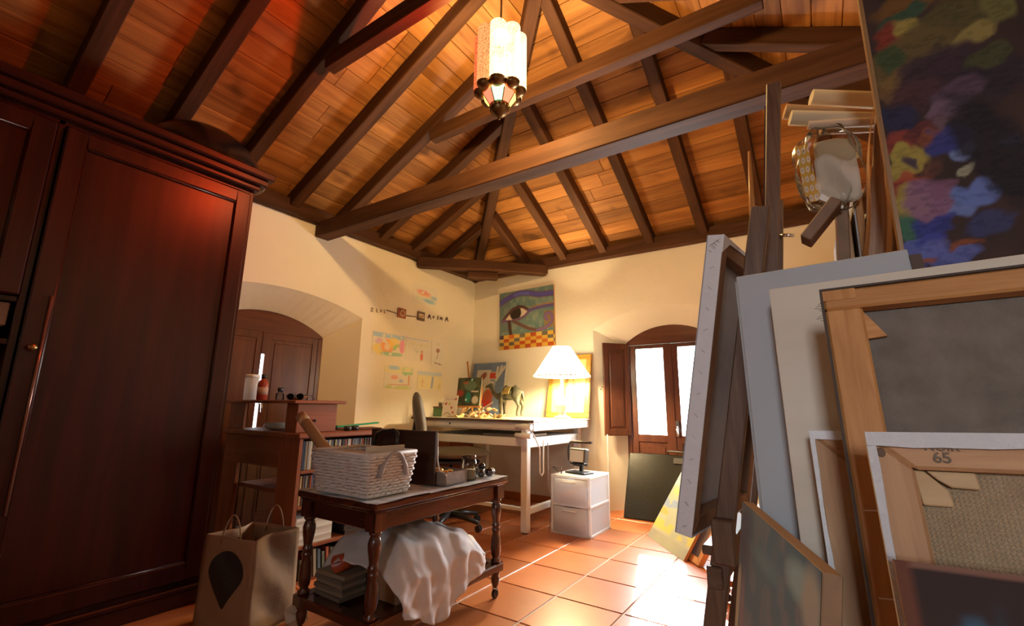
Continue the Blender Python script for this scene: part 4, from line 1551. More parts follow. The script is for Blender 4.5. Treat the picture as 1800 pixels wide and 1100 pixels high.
root = jv((.10, 0, .235), .062)
mid = jv((0, 0, .232), .064, root)
chest = jv((-.09, 0, .235), .055, mid)
nk1 = jv((-.155, 0, .205), .034, chest)
nk2 = jv((-.21, 0, .235), .026, nk1)
nk3 = jv((-.235, 0, .285), .022, nk2)
hd1 = jv((-.255, 0, .325), .026, nk3)
hd2 = jv((-.31, 0, .318), .018, hd1)
jv((-.335, 0, .305), .013, hd2)
h1 = jv((.075, 0, .295), .036, root)
jv((.08, 0, .33), .014, h1)
h2 = jv((-.05, 0, .295), .036, mid)
jv((-.05, 0, .33), .014, h2)
tl1 = jv((.165, 0, .25), .020, root)
jv((.185, 0, .16), .008, tl1)
for s_ in (-1, 1):
    a1 = jv((.12, s_ * .035, .17), .030, root)
    a2 = jv((.145, s_ * .037, .115), .016, a1)
    a3 = jv((.125, s_ * .037, .05), .011, a2)
    jv((.13, s_ * .037, .012), .014, a3)
    a1 = jv((-.095, s_ * .033, .165), .026, chest)
    a2 = jv((-.10, s_ * .034, .10), .015, a1)
    a3 = jv((-.095, s_ * .034, .045), .011, a2)
    jv((-.10, s_ * .034, .012), .014, a3)
    jv((-.245, s_ * .026, .35), .007, hd1)
b_.from_pydata(verts, edges, [])
co_ = bpy.data.objects.new('camel_body', b_)
COL.objects.link(co_)
co_.parent = cm
md_ = co_.modifiers.new('skin', 'SKIN')
for i, sv in enumerate(b_.skin_vertices[0].data):
    sv.radius = (rad[i], rad[i])
    sv.use_root = i == 0
co_.modifiers.new('smooth', 'SUBSURF').levels = 2
co_.modifiers['smooth'].render_levels = 2
md_.use_smooth_shade = True
b_.materials.append(CAM)
sdl = MB().grid(lambda u, v: (-.035 + .085 * u, .078 * math.cos(PI * v), .235 + .075 * math.sin(PI * v)), 6, 12).build('saddle_blanket', plain('ochre_blanket', (.30, .22, .06), .7), cm, solid=.004)

# ================================================================== OFFICE CHAIR
ch = thing('office_chair', 'black swivel office chair with worn fabric at the desk', 'chair', (-2.72, 3.13, 0), R(50))
FAB = plain('worn_black_fabric', (.15, .135, .105), .7, 0, .25, 8, .2, 120)
hub = MB()
hub.lathe([(.035, .075), (.04, .09), (.04, .12), (.03, .13), (.027, .30), (.016, .31), (.016, .52)], 18)
hub.build('column', BLACKP(), ch)
for k in range(5):
    a_ = 2 * PI * k / 5 + .45
    cx, cy = math.cos(a_), math.sin(a_)
    lg = MB().tube([(.03 * cx, .03 * cy, .105), (.16 * cx, .16 * cy, .095), (.30 * cx, .30 * cy, .068)], [.026, .022, .015], 8)
    lo = lg.build('star_leg', BLACKP(), ch)
    ks = MB()
    for s_ in (-1, 1):
        ks.lathe([(.024, -.007), (.027, -.004), (.027, .004), (.024, .007)], 14, (.30 * cx - s_ * .012 * cy, .30 * cy + s_ * .012 * cx, .0275), Matrix.Rotation(a_ + PI / 2, 3, 'Z') @ Matrix.Rotation(R(90), 3, 'Y'))
    ks.build('castor', BLACKP(), lo)


def cushion(cx, cy, cz, ax, ay, az, mtx=None, p=3.2):
    mb = MB()
    vs, fs = [], []
    n, k = 28, 10
    for i in range(k + 1):
        t = PI * i / k
        for j in range(n):
            a = 2 * PI * j / n
            ca, sa = math.cos(a), math.sin(a)
            q = (abs(ca) ** p + abs(sa) ** p) ** (-1 / p)
            st_ = math.sin(t) ** .6
            P_ = Vector((ax * q * ca * st_, ay * q * sa * st_, az * math.cos(t)))
            if mtx is not None:
                P_ = mtx @ P_
            vs.append(P_ + Vector((cx, cy, cz)))
    for i in range(k):
        for j in range(n):
            fs.append((i * n + j, (i + 1) * n + j, (i + 1) * n + (j + 1) % n, i * n + (j + 1) % n))
    mb.add(vs, fs, True)
    return mb


cushion(.06, 0, .60, .26, .24, .045).build('seat', FAB, ch)
MB().bb(-.14, .22, -.18, .18, .52, .552).build('seat_pan', plain('blue_black_plastic', (.012, .012, .03), .4), ch, .01)
cushion(-.285, 0, .88, .235, .215, .045, Matrix.Rotation(R(-100), 3, 'Y'), 2.6).build('backrest', FAB, ch)
MB().tube([(-.10, 0, .53), (-.24, 0, .54), (-.31, 0, .60), (-.33, 0, .74), (-.315, 0, .86)], .02, 8).build('back_support', BLACKP(), ch)

# ================================================================== PLASTIC DRAWERS, WORK LIGHT, PORTFOLIO
pd = thing('drawer_tower', 'translucent white plastic drawer tower on the floor by the desk', 'drawer unit', (-1.772, 3.70, 0))
FRM = milky('white_translucent_frame', (.95, .95, .95), .05)
f_ = MB()
for sx in (-1, 1):
    for sy in (-1, 1):
        f_.bb(sx * .175, sx * .155, sy * .20, sy * .18, .001, .44)
for z in (.001, .215, .432):
    f_.bb(-.175, .175, -.20, .20, z, z + .018)
f_.build('frame', FRM, pd, .003)
for sx in (-1, 1):
    for z in (.02, .234):
        MB().bb(sx * .166, sx * .164, -.18, .18, z, z + .195).build('side_panel', milky('clear_milky', (.90, .94, .98), .35), pd)
for z in (.022, .236):
    def front(u, v, z=z):
        x_ = -.153 + .306 * u
        return (x_, -.2 - .022 * math.sin(PI * u), z + .19 * v)
    d_ = MB().grid(front, 14, 1).build('drawer', milky('clear_milky', (.90, .94, .98), .35), pd, solid=.003)
    MB().tube([(-.06, -.228, z + .165), (.06, -.228, z + .165)], .006, 8).build('handle', FRM, d_)
cols = [('folded blue cloth in the upper plastic drawer', (.25, .42, .62), -1.72, .26, .06), ('red folder at the bottom of the upper plastic drawer', (.55, .16, .10), -1.86, .254, .035),
        ('brown box inside the lower plastic drawer', (.38, .20, .12), -1.87, .0385, .13), ('dark blue box inside the lower plastic drawer', (.12, .14, .26), -1.70, .0385, .10)]
for lab, c_, x_, z_, h_ in cols:
    MB().bb(x_ - .06, x_ + .06, 3.56, 3.82, z_, z_ + h_).build('drawer_content', plain('content_' + lab.split()[1], c_, .7), bevel=.006, label=lab, cat=lab.split()[1 if lab[:2] in ('br', 're') else 2])
PZ = .4505
wl = thing('work_light', 'black halogen work light with a carrying handle on the drawers', 'work light', (-1.772, 3.68, PZ), R(-12))
MB().bb(-.10, .10, -.07, .07, 0, .016).build('foot', BLACKP(), wl, .004)
MB().bar((.0, .03, .012), (.0, .03, .08), .03, .02, (0, 1, 0)).build('bracket', BLACKP(), wl)
MB().box((0, 0, .145), (.165, .06, .115), Euler((R(-8), 0, 0))).build('housing', plain('dark_grey_metal', (.10, .085, .07), .4, .3), wl, .008)
MB().box((0, -.034, .142), (.14, .006, .092), Euler((R(-8), 0, 0))).build('lamp_glass', plain('pale_reflector', (.62, .55, .42), .25), wl)
MB().bb(-.05, .05, -.03, .03, .06, .085).build('terminal_box', BLACKP(), wl, .006)
MB().tube([(.07, .02, .07), (-.10, .02, .075), (-.125, .02, .10), (-.13, .02, .16), (-.125, .02, .225), (-.10, .02, .25), (.12, .02, .255)], .011, 10).build('handle', plain('foam_grip', (.06, .045, .035), .7), wl)
cw = MB().tube([(-1.93, 3.6, PZ + .004), (-1.91, 3.55, PZ + .03), (-1.96, 3.56, PZ + .05), (-1.90, 3.60, PZ + .045), (-1.88, 3.56, PZ + .004)], .005, 6)
cw.build('power_cable', plain('brown_cable', (.12, .08, .06), .5), label='curled power cable on the drawer tower', cat='cable')

pf = thing('portfolio_case', 'black portfolio case leaning on the balcony door', 'portfolio', (-1.375, 4.325, 0.001), rot=(R(-24), 0, R(2)))
MB().bb(-.27, .27, 0, .035, 0, .62).build('case_shell', plain('black_leatherette', (.014, .013, .010), .30, 0, .3, 6, .15, 90, **{'Specular IOR Level': .2}), pf, .012)
MB().tube([(.10, .018, .615), (.10, .018, .655), (.26, .018, .655), (.26, .018, .615)], .009, 8).build('handle', BLACKP(), pf)
MB().bb(.16, .265, -.012, -.001, .53, .585).build('flap', plain('dark_strap', (.05, .045, .04), .5), pf, .003)
st_ = MB().bb(-1.815, -1.803, 4.40, 4.405, 0.01, .735)
st_.build('blind_strap', plain('grey_strap', (.55, .52, .5), .7), label='thin pale blind strap hanging beside the balcony door', cat='strap')


# ================================================================== PICTURES ON THE WALLS
def on_left_wall(o, y, z, roll=0.0):
    o.location = (XA + .004, y, z)
    o.rotation_euler = Euler((0, roll, R(90)), 'XYZ')
    return o


PAPER = np.array((.86, .80, .68))


def base(u):
    return np.ones(u.shape + (3,)) * PAPER


def d_boat(u, v):
    img = base(u)
    put(img, blob(u, v, .42, .62, .36, .18, -.12, .6) * (vnoise(u, v, 12, 2) > .25), (.85, .30, .30))
    put(img, blob(u, v, .45, .50, .36, .12, -.1, .6), (.88, .50, .22), .8)
    put(img, blob(u, v, .65, .22, .36, .16, -.1, .6), (.32, .58, .70), .9)
    put(img, blob(u, v, .85, .45, .2, .14, 0, .6), (.36, .60, .72), .8)
    put(img, blob(u, v, .2, .25, .2, .15, 0, .6), (.60, .74, .55), .5)
    return img


def d_garden(u, v):
    img = base(u)
    n = vnoise(u, v, 9, 11)
    put(img, rect(u, v, .02, .98, .8, .98) * (n > .35), (.45, .62, .78))
    put(img, blob(u, v, .25, .3, .28, .3) * (n > .3), (.85, .70, .25))
    put(img, blob(u, v, .46, .45, .24, .36) * (n > .25), (.88, .42, .20))
    put(img, blob(u, v, .66, .6, .2, .28), (.88, .66, .18), .8)
    put(img, blob(u, v, .78, .35, .18, .26) * (n > .4), (.45, .62, .30))
    put(img, blob(u, v, .92, .5, .1, .36) * (n > .3), (.80, .35, .48))
    put(img, blob(u, v, .6, .12, .4, .1) * (n > .3), (.40, .62, .45))
    put(img, blob(u, v, .45, .4, .1, .16), (.90, .78, .60), .8)
    put(img, blob(u, v, .2, .62, .15, .15) * (n > .4), (.75, .55, .70))
    return img


def d_girl(u, v):
    img = base(u)
    put(img, rect(u, v, .0, .95, .95, .985), (.55, .60, .78))
    for a_, b_ in ((.3, .78), (.62, .74), (.84, .72)):
        put(img, blob(u, v, a_, b_, .06, .05), (.85, .76, .40))
    put(img, blob(u, v, .66, .2, .07, .2), (.80, .25, .15))
    put(img, blob(u, v, .66, .44, .07, .06), (.70, .40, .25))
    put(img, seg(u, v, [(.35, .48), (.5, .42), (.42, .36)], .015), (.55, .60, .50))
    return img


def d_figure(u, v):
    img = base(u)
    put(img, blob(u, v, .5, .62, .16, .1), (.45, .22, .16))
    put(img, seg(u, v, [(.5, .55), (.48, .40), (.42, .3)], .03), (.5, .35, .28))
    put(img, seg(u, v, [(.25, .12), (.8, .06)], .025), (.38, .22, .18))
    put(img, blob(u, v, .5, .88, .14, .06), (.75, .65, .5), .6)
    return img


def d_house(u, v):
    img = base(u)
    n = vnoise(u, v, 10, 15)
    put(img, rect(u, v, .02, .98, .66, .98), (.86, .80, .45), .8)
    put(img, blob(u, v, .3, .9, .25, .1) * (n > .3), (.50, .68, .82))
    put(img, blob(u, v, .8, .78, .24, .22) * (n > .25), (.42, .66, .40))
    put(img, blob(u, v, .35, .5, .14, .1), (.85, .45, .36))
    put(img, blob(u, v, .58, .36, .08, .08), (.50, .58, .74))
    put(img, seg(u, v, [(.86, .6), (.86, .2)], .03), (.75, .42, .22))
    put(img, seg(u, v, [(.15, .18), (.8, .2)], .025), (.72, .42, .25))
    put(img, rect(u, v, .05, .95, .03, .14) * (n > .3), (.66, .72, .30))
    return img


def d_field(u, v):
    img = base(u)
    n = vnoise(u, v, 10, 19)
    put(img, rect(u, v, 0, 1, .78, 1), (.62, .70, .72))
    put(img, rect(u, v, 0, 1, 0, .8), (.88, .76, .40), .8)
    put(img, seg(u, v, [(.58, .1), (.62, .7)], .045), (.42, .48, .66))
    put(img, seg(u, v, [(.2, .15), (.2, .6)], .02), (.75, .42, .25))
    put(img, seg(u, v, [(.12, .4), (.3, .4)], .02), (.75, .42, .25))
    put(img, blob(u, v, .88, .25, .1, .2) * (n > .45), (.75, .65, .3))
    return img


for nm, wd_, ht_, fn, y_, z_, rl, lab in (
        ('child_drawing', .37, .205, d_boat, 3.385, 2.09, 0, 'small drawing of a pink and blue sunset, highest on the wall'),
        ('child_drawing', .415, .23, d_garden, 2.885, 1.47, R(0), 'colourful scribbled garden drawing nearest the window'),
        ('child_drawing', .355, .235, d_girl, 3.318, 1.46, 0, 'drawing of a red figure between the garden and the portrait'),
        ('child_drawing', .205, .275, d_figure, 3.70, 1.43, 0, 'narrow drawing of a dark-haired figure near the corner'),
        ('child_drawing', .385, .235, d_house, 3.055, 1.153, 0, 'yellow and green drawing of a house under a tree'),
        ('child_drawing', .37, .19, d_field, 3.51, 1.165, 0, 'drawing of a blue post in a yellow field')):
    o = painted_sheet(nm, wd_, ht_, fn, 44, 32, rough=.8, thick=.0012, label=lab, cat='drawing', group='drawings pinned to the left wall')
    on_left_wall(o, y_, z_, rl)

# mounted letters and tiles on a wire
gl = thing('name_garland', 'string of small letters with two square brown tiles on the wall', 'garland', (XA + .002, 2.84, 1.905))
RED = plain('brick_red_tile', (.33, .09, .04), .5)
DRK = plain('dark_letter', (.16, .10, .06), .5)
CRM = plain('cream_insert', (.75, .62, .45), .6)
dz = lambda y_: .078 * (y_ / 1.13)


def gbox(ya, yb, za, zb, m, nm, x1=.012, x0=.002):
    return MB().bb(x0, x1, ya, yb, za, zb).build(nm, m, gl)


MB().tube([(.006, .19, dz(.19) + .01), (.006, .33, dz(.33) - .01)], .005, 6).build('wire', DRK, gl)
MB().tube([(.006, .46, dz(.46) - .02), (.006, .60, dz(.60) - .02)], .005, 6).build('wire', DRK, gl)
t1 = gbox(.335, .445, dz(.39) - .05, dz(.39) + .05, RED, 'square_tile')
MB().tube([(.016, .39 + .028 * math.cos(a_), dz(.39) + .03 * math.sin(a_)) for a_ in np.linspace(0, 2 * PI, 17)[:-1]], .006, 6, closed=True).build('ring', CRM, t1)
t2 = gbox(.615, .72, dz(.66) - .052, dz(.66) + .045, DRK, 'square_tile')
MB().bb(.012, .016, .63, .705, dz(.66) - .02, dz(.66) + .02).build('inlay', CRM, t2)
MB().tube([(.017, .64, dz(.66)), (.017, .67, dz(.66) - .015), (.017, .70, dz(.66) + .008)], .005, 6).build('mark', RED, t2)


def letter(parent, y_, strokes, m, s_=.04):
    mb = MB()
    for a_, b_ in strokes:
        mb.tube([(.006, y_ + a_[0] * s_, dz(y_) - .02 + a_[1] * s_), (.006, y_ + b_[0] * s_, dz(y_) - .02 + b_[1] * s_)], .0045, 6)
    return mb.build('letter', m, parent)


Aa = [((0, 0), (.5, 1)), ((.5, 1), (1, 0)), ((.2, .4), (.8, .4))]
pale = plain('pale_letter', (.45, .36, .25), .6)
for y_, sg_ in ((0, [((0, 1), (.8, 1)), ((.8, 1), (0, 0)), ((0, 0), (.8, 0))]), (.06, [((.2, 0), (.2, 1)), ((.2, 0), (.8, 0))]), (.11, [((0, .5), (.8, .5)), ((.4, .1), (.4, .9))]), (.155, [((.2, 0), (.2, 1)), ((.2, 0), (.7, 0))])):
    letter(gl, y_, sg_, pale, .032)
for y_, sg_ in ((.775, Aa), (.84, [((.1, .5), (.8, .7)), ((.4, .2), (.5, .9))]), (.915, [((.4, 0), (.4, 1))]), (.97, [((0, .2), (.8, .7)), ((.2, .8), (.7, .1)), ((0, .5), (.9, .4))]), (1.06, Aa)):
    letter(gl, y_, sg_, DRK, .05)


# the eye painting
def eye(u, v):
    a = .92
    img = np.ones(u.shape + (3,)) * np.array((.10, .19, .19))
    n = vnoise(u, v, 9, 30)
    n2 = vnoise(u, v, 17, 31)
    put(img, n, (.20, .28, .25), .8)
    put(img, (n2 > .6).astype(float), (.30, .34, .26), .5)
    put(img, rect(u, v, 0, .2, .3, 1) * n, (.14, .15, .16), .8)
    # right band of ochre
    put(img, rect(u, v, .83, 1, .3, .58), (.30, .18, .06), .8)
    brow = [(-.02, .80), (.10, .86), (.25, .92), (.42, .95), (.58, .92), (.75, .87), (1.02, .86)]
    put(img, seg(u, v, brow, .062), (.14, .07, .10))
    put(img, seg(u, v, brow, .046), (.10, .085, .36))
    put(img, seg(u, v, [(.3, .925), (.42, .945), (.55, .92)], .03), (.13, .14, .50))
    # eye outline
    top = [(.06, .50), (.16, .60), (.25, .68), (.36, .72), (.46, .70), (.57, .62)]
    bot = [(.06, .50), (.22, .48), (.38, .50), (.48, .54), (.57, .62)]
    inside = np.zeros(u.shape)
    tx, ty = np.array([p[0] for p in top]), np.array([p[1] for p in top])
    bx, by = np.array([p[0] for p in bot]), np.array([p[1] for p in bot])
    inside = ((v < np.interp(u, tx, ty)) & (v > np.interp(u, bx, by)) & (u > .08) & (u < .56)).astype(float)
    put(img, inside, (.72, .60, .48))
    put(img, blob(u, v, .31, .61, .115, .135, 0, .15) * np.maximum(inside, 0), (.035, .025, .015))
    put(img, seg(u, v, top, .032), (.10, .045, .045))
    put(img, seg(u, v, bot, .026), (.16, .08, .18))
    put(img, seg(u, v, [(.55, .62), (.70, .65), (.85, .66), (1.02, .665)], .03), (.12, .085, .26))
    put(img, seg(u, v, [(.60, .675), (.8, .70), (1.02, .70)], .012), (.38, .18, .08))
    # drop and curl
    put(img, seg(u, v, [(.19, .47), (.20, .36), (.22, .22)], .038), (.08, .04, .03))
    curl = [(.27, .47), (.40, .40), (.55, .32), (.70, .275), (.85, .30), (.95, .38), (.97, .47), (.92, .54), (.86, .53), (.84, .47), (.88, .44)]
    put(img, seg(u, v, curl, .034), (.14, .075, .06))
    put(img, seg(u, v, curl[3:], .024), (.22, .13, .30))
    # chequers
    ck = rect(u, v, 0, 1, 0, .245)
    iu, iv = np.floor(u * 10 + .2).astype(int), np.floor(v / .061).astype(int)
    pal = np.array([(.72, .42, .06), (.50, .09, .02), (.78, .52, .12), (.16, .13, .10), (.62, .16, .03), (.80, .46, .05), (.10, .07, .10)])
    idx = (np.where((iu + iv) % 2 == 0, [0], [0]) + ((iu * 7 + iv * 13 + (iu * iv) % 5) % 7))
    chq = pal[np.where((iu + iv) % 2 == 0, np.where(idx % 2 == 0, 0, 2), np.array([1, 3, 4, 1, 6, 4, 3])[idx % 7])]
    m = ck[..., None]
    img = img * (1 - m) + chq * m
    return img


ep = thing('eye_painting', 'unframed painting of a stylised eye above coloured chequers', 'painting', (-2.765, YB - .028, 1.655), rot=(0, R(-1.2), 0))
painted_sheet('painted_canvas', .745, .69, eye, 130, 120, ep, 0, .5, -.3725, 0)
MB().bb(-.372, .372, .001, .024, .001, .689).build('stretcher', STRET('x'), ep)

# ================================================================== CANVASES ON THE RIGHT
LINEN = weave('brown_linen', (.13, .105, .085), (.27, .23, .195), 260, .9, .5)
JUTE = weave('jute_canvas', (.33, .22, .12), (.55, .41, .26), 105, .9, .9)
GREYC = weave('grey_primed_canvas', (.36, .35, .36), (.46, .45, .46), 300, .9, .2)
HEM = plain('grey_white_hem', (.60, .60, .62), .8, 0, .06, 60, .3, 200)
PRIMED = plain('white_primed_canvas', (.80, .80, .82), .75, 0, .05, 25, .3, 160)


def staple(mb, p, d, n, L=.011):
    p, d, n = Vector(p), Vector(d).normalized(), Vector(n).normalized()
    mb.bar(p - d * L / 2 + n * .0008, p + d * L / 2 + n * .0008, .0012, .0012, n)


def canvas_back(name, label, w_, h_, bar, depth, loc, rot, cloth, woodf, edge_m, wedges=True, fold=0.0, staples=0, edge_t=.0025, group=None):
    """stretched canvas seen from behind; local x 0..w, z 0..h, back at y=0, painted side at y=depth"""
    t = thing(name, label, 'canvas', loc, rot=rot, group=group)
    MB().bb(0, w_, depth, depth + .003, 0, h_).build('canvas_cloth', cloth, t)
    if isinstance(bar, tuple):      # butt-jointed corners
        b, bt_ = bar
        corners = [((0, 0), (w_, 0), (w_, bt_), (0, bt_)), ((w_ - b, bt_), (w_, bt_), (w_, h_ - bt_), (w_ - b, h_ - bt_)),
                   ((0, h_ - bt_), (w_, h_ - bt_), (w_, h_), (0, h_)), ((0, bt_), (b, bt_), (b, h_ - bt_), (0, h_ - bt_))]
    else:
        b = bar
        corners = [((0, 0), (w_, 0), (w_ - b, b), (b, b)), ((w_, 0), (w_, h_), (w_ - b, h_ - b), (w_ - b, b)),
                   ((w_, h_), (0, h_), (b, h_ - b), (w_ - b, h_ - b)), ((0, h_), (0, 0), (b, b), (b, h_ - b))]
    e_ = edge_t
    for i, cs in enumerate(corners):
        cs = [(min(max(x, e_), w_ - e_), min(max(z, e_), h_ - e_)) for x, z in cs]
        MB().prism([(x, 0, z) for x, z in cs], (0, depth - .001, 0)).build('stretcher_bar', woodf('x' if i in (0, 2) else 'z'), t, .0025)
    for i, (x0_, x1_, z0_, z1_) in enumerate(((0, e_, 0, h_), (w_ - e_, w_, 0, h_), (e_, w_ - e_, 0, e_), (e_, w_ - e_, h_ - e_, h_))):
        MB().bb(x0_, x1_, -.001, depth, z0_, z1_).build('tacked_edge', edge_m, t)
    if fold:
        # folded-over strip of cloth along the back of the top bar and left bar with a ragged hem
        rr_ = random.Random(len(name))
        n = 44
        hem = [(x, h_ - fold * (.55 + .45 * abs(math.sin(9 * x + 1)) + rr_.uniform(-.08, .08))) for x in np.linspace(0, w_, n)]
        vs = [(x, -.003, h_) for x, _ in hem] + [(x, -.004, z) for x, z in hem]
        fs = [(i, i + 1, n + i + 1, n + i) for i in range(n - 1)]
        MB().add(vs, fs).build('folded_hem', edge_m, t, solid=.0015)
        hem2 = [(fold * (.35 + .15 * abs(math.sin(21 * z)) + rr_.uniform(-.05, .05)), z) for z in np.linspace(0, h_ - fold * .4, n)]
        vs = [(0, -.0025, z) for _, z in hem2] + [(x, -.0035, z) for x, z in hem2]
        MB().add(vs, fs).build('folded_hem', edge_m, t, solid=.0012)
    if staples:
        mb = MB()
        for k in range(staples):
            z = h_ * (k + .4) / staples
            staple(mb, (-.0002, depth * .5, z), (0, 1, .9 if k % 3 else -.5), (-1, 0, 0))
        for dx_ in (-.012, -.004, .004, .012):
            staple(mb, (-.0002, depth * (.5 + dx_ * 20), h_ - .03 - dx_), (0, 1, .8), (-1, 0, 0))
            staple(mb, (-.0002, depth * (.5 - dx_ * 20), h_ - .02 + dx_ * .5), (0, 1, -.8), (-1, 0, 0))
        mb.build('staples', CHROME(), t, kind='stuff')
    if wedges:
        wm_ = wood('wedge_wood', (.44, .28, .14), (.60, .42, .24), 'x', .7, 8, .1)
        wedge(t, b, h_, wm_)
    return t


def wedge(t, b, h_, wm_):
    L = .026
    MB().prism([(b * .96, .006, h_ - b * 1.0), (b + .006, .006, h_ - b * 1.02), (b + .018, .006, h_ - b - L * .55), (b + .019, .006, h_ - b - L), (b + .001, .006, h_ - b - L)], (0, .006, 0)).build('corner_wedge', wm_, t, .0008)
    MB().prism([(b + .007, .004, h_ - b - .0005), (b + L * 1.35, .004, h_ - b - .0005), (b + L * 1.38, .004, h_ - b - .0125), (b + .020, .004, h_ - b - .012), (b + .013, .004, h_ - b - .007)], (0, .006, 0)).build('corner_wedge', wm_, t, .0008)


def leaning(top_left, h_, lean, roll):
    """origin and rotation of a board whose top-left back corner is at top_left"""
    m = Matrix.Rotation(roll, 3, 'Y') @ Matrix.Rotation(-lean, 3, 'X')
    o_ = Vector(top_left) - m @ Vector((0, 0, h_))
    return o_, m.to_euler()


def leaning_floor(x, y, z_top, lean, roll):
    m = Matrix.Rotation(roll, 3, 'Y') @ Matrix.Rotation(-lean, 3, 'X')
    h_ = (z_top - .002) / (m @ Vector((0, 0, 1))).z
    o_, r_ = leaning((x, y, z_top), h_, lean, roll)
    return o_, r_, h_


# big linen canvas
o_, r_, h_ = leaning_floor(.009, .65, 1.141, R(13), R(-1.2))
lc = canvas_back('linen_canvas', 'large raw brown linen canvas seen from behind, leaning among the stack', 0.80, h_, (.038, .027), .020, o_, r_, LINEN, STRET, plain('dark_linen_edge', (.075, .055, .045), .9, 0, .2, 90), False)
MB().prism([(.038, .012, h_ - .027), (.038, .012, h_ - .062), (.056, .012, h_ - .060)], (0, .004, 0)).build('corner_wedge', STRET('x'), lc)
MB().bb(.002, .034, -.0008, .0, h_ - .016, h_ - .003).build('end_tenon', STRET('z'), lc)
for k, zz in enumerate((.245, .32)):
    MB().bar((.008, -.0006, h_ - zz), (.034, -.0006, h_ - zz + .002), .0012, .0008, (0, 1, 0)).build('scratch_mark', plain('pale_scratch', (.75, .62, .5), .8), lc)
fr_ = MB()
for k in range(7):
    zz = h_ - .012 - .004 * k
    fr_.tube([(.0, .012, zz), (-.003 - .002 * (k % 3), .011, zz + .002 * ((k % 4) - 1.5))], .0003, 4)
fr_.build('frayed_threads', plain('dark_thread', (.10, .06, .04), .9), lc, kind='stuff')

# jute canvas with the stamped bar
o_, r_, h_ = leaning_floor(.026, .50, .981, R(13), R(-1.5))
jc = canvas_back('jute_canvas', 'coarse jute canvas stamped 65 with white folded hem', .65, h_, .028, .014, o_, r_, JUTE, STRET2, HEM, True, fold=.012, edge_t=.002)


def stamp(parent, text, size, loc, mat):
    cu = bpy.data.curves.new('stamp', 'FONT')
    cu.body = text
    cu.size = size
    cu.extrude = .0002
    cu.offset = size * .02
    tmp = bpy.data.objects.new('stamp_tmp', cu)
    COL.objects.link(tmp)
    dg = bpy.context.evaluated_depsgraph_get()
    me = bpy.data.meshes.new_from_object(tmp.evaluated_get(dg))
    bpy.data.objects.remove(tmp)
    me.materials.clear()
    me.materials.append(mat)
    o = bpy.data.objects.new('stamped_number', me)
    COL.objects.link(o)
    o.parent = parent
    o.location = loc
    o.rotation_euler = (R(90), 0, 0)
    return o


stamp(jc, '65', .0112, (.040, -.0012, h_ - .0225), plain('grey_stamp_ink', (.17, .12, .085), .8))
stamp(jc, 'NOIR', .0085, (.036, -.0012, h_ - .0135), plain('grey_stamp_ink', (.17, .12, .085), .8))
MB().ball((.0085, -.0004, h_ - .016), .003, 10, 6, (1, .15, 1.3)).build('knot', plain('dark_knot', (.13, .07, .04), .7), jc)


# dark painting in front
def dark_paint(u, v):
    img = np.ones(u.shape + (3,)) * np.array((.035, .02, .018))
    n = vnoise(u, v, 22, 40)
    put(img, (v > .9965 - .002 * n).astype(float), (.20, .10, .07))
    put(img, rect(u, v, 0, .018, 0, 1), (.13, .045, .025))
    put(img, blob(u, v, .12, .94, .10, .02, -.1, .5), (.03, .02, .025))
    put(img, blob(u, v, .062, .945, .022, .03, .15, .3), (.05, .12, .19))
    put(img, blob(u, v, .112, .944, .026, .028, -.1, .3), (.05, .12, .19))
    put(img, blob(u, v, .086, .945, .007, .04, .1, .4), (.035, .04, .05))
    put(img, blob(u, v, .3, .8, .2, .1, .3, .6), (.05, .09, .14))
    put(img, (n > .75).astype(float), (.06, .035, .03), .5)
    return img


o_, r_, h_ = leaning_floor(.0285, .42, .902, R(13), R(-1.5))
dp_ = thing('dark_painting', 'dark brown and blue painting lowest at the front of the stack', 'painting', o_, rot=r_)
painted_sheet('painted_canvas', .55, h_, dark_paint, 110, 420, dp_, 0, .7)
MB().bb(0, .55, .001, .018, 0, h_).build('canvas_edges', plain('brown_canvas_edge', (.20, .09, .05), .7), dp_)

# small white canvas behind the linen one
o_, r_, h_ = leaning_floor(-.02, .725, .972, R(11), R(-2.0))
canvas_back('primed_canvas', 'narrow white-edged canvas peeping out left of the linen canvas', .42, h_, .045, .02, o_, r_, GREYC, STRET2, PRIMED, False, fold=.011)

# plywood sheet and grey board
o_, r_, h_ = leaning_floor(-.055, .82, 1.188, R(9), R(-1.6))
MBt = thing('plywood_sheet', 'pale plywood sheet leaning in front of the grey board', 'board', o_, rot=r_)
MB().bb(0, .30, 0, .006, 0, h_).build('face_veneer', wood('pale_ply', (.60, .52, .42), (.70, .63, .53), 'x', .7, 4, .02), MBt, .001)
MB().bb(0, .30, .006, .011, 0, h_).build('core_ply', wood('dark_ply_core', (.20, .12, .07), (.30, .2, .12), 'x', .7, 6, .02), MBt)
o_, r_, h_ = leaning_floor(-.113, .92, 1.242, R(8), R(-2.0))
gb = thing('grey_board', 'smooth grey painted board, tallest and rearmost of the stack', 'board', o_, rot=r_)
MB().bb(0, .248, 0, .010, 0, h_).build('board_face', plain('grey_paint', (.40, .415, .44), .55, 0, .04, 5), gb, .0015)
MB().bb(-.004, .248, .010, .016, 0, h_ - .006).build('backing_board', plain('grey_backing', (.34, .36, .38), .6), gb)
MB().bb(.248, .262, -.002, .016, 0, h_ - .012).build('edge_strip', plain('dark_edge_strip', (.08, .045, .03), .6), gb)


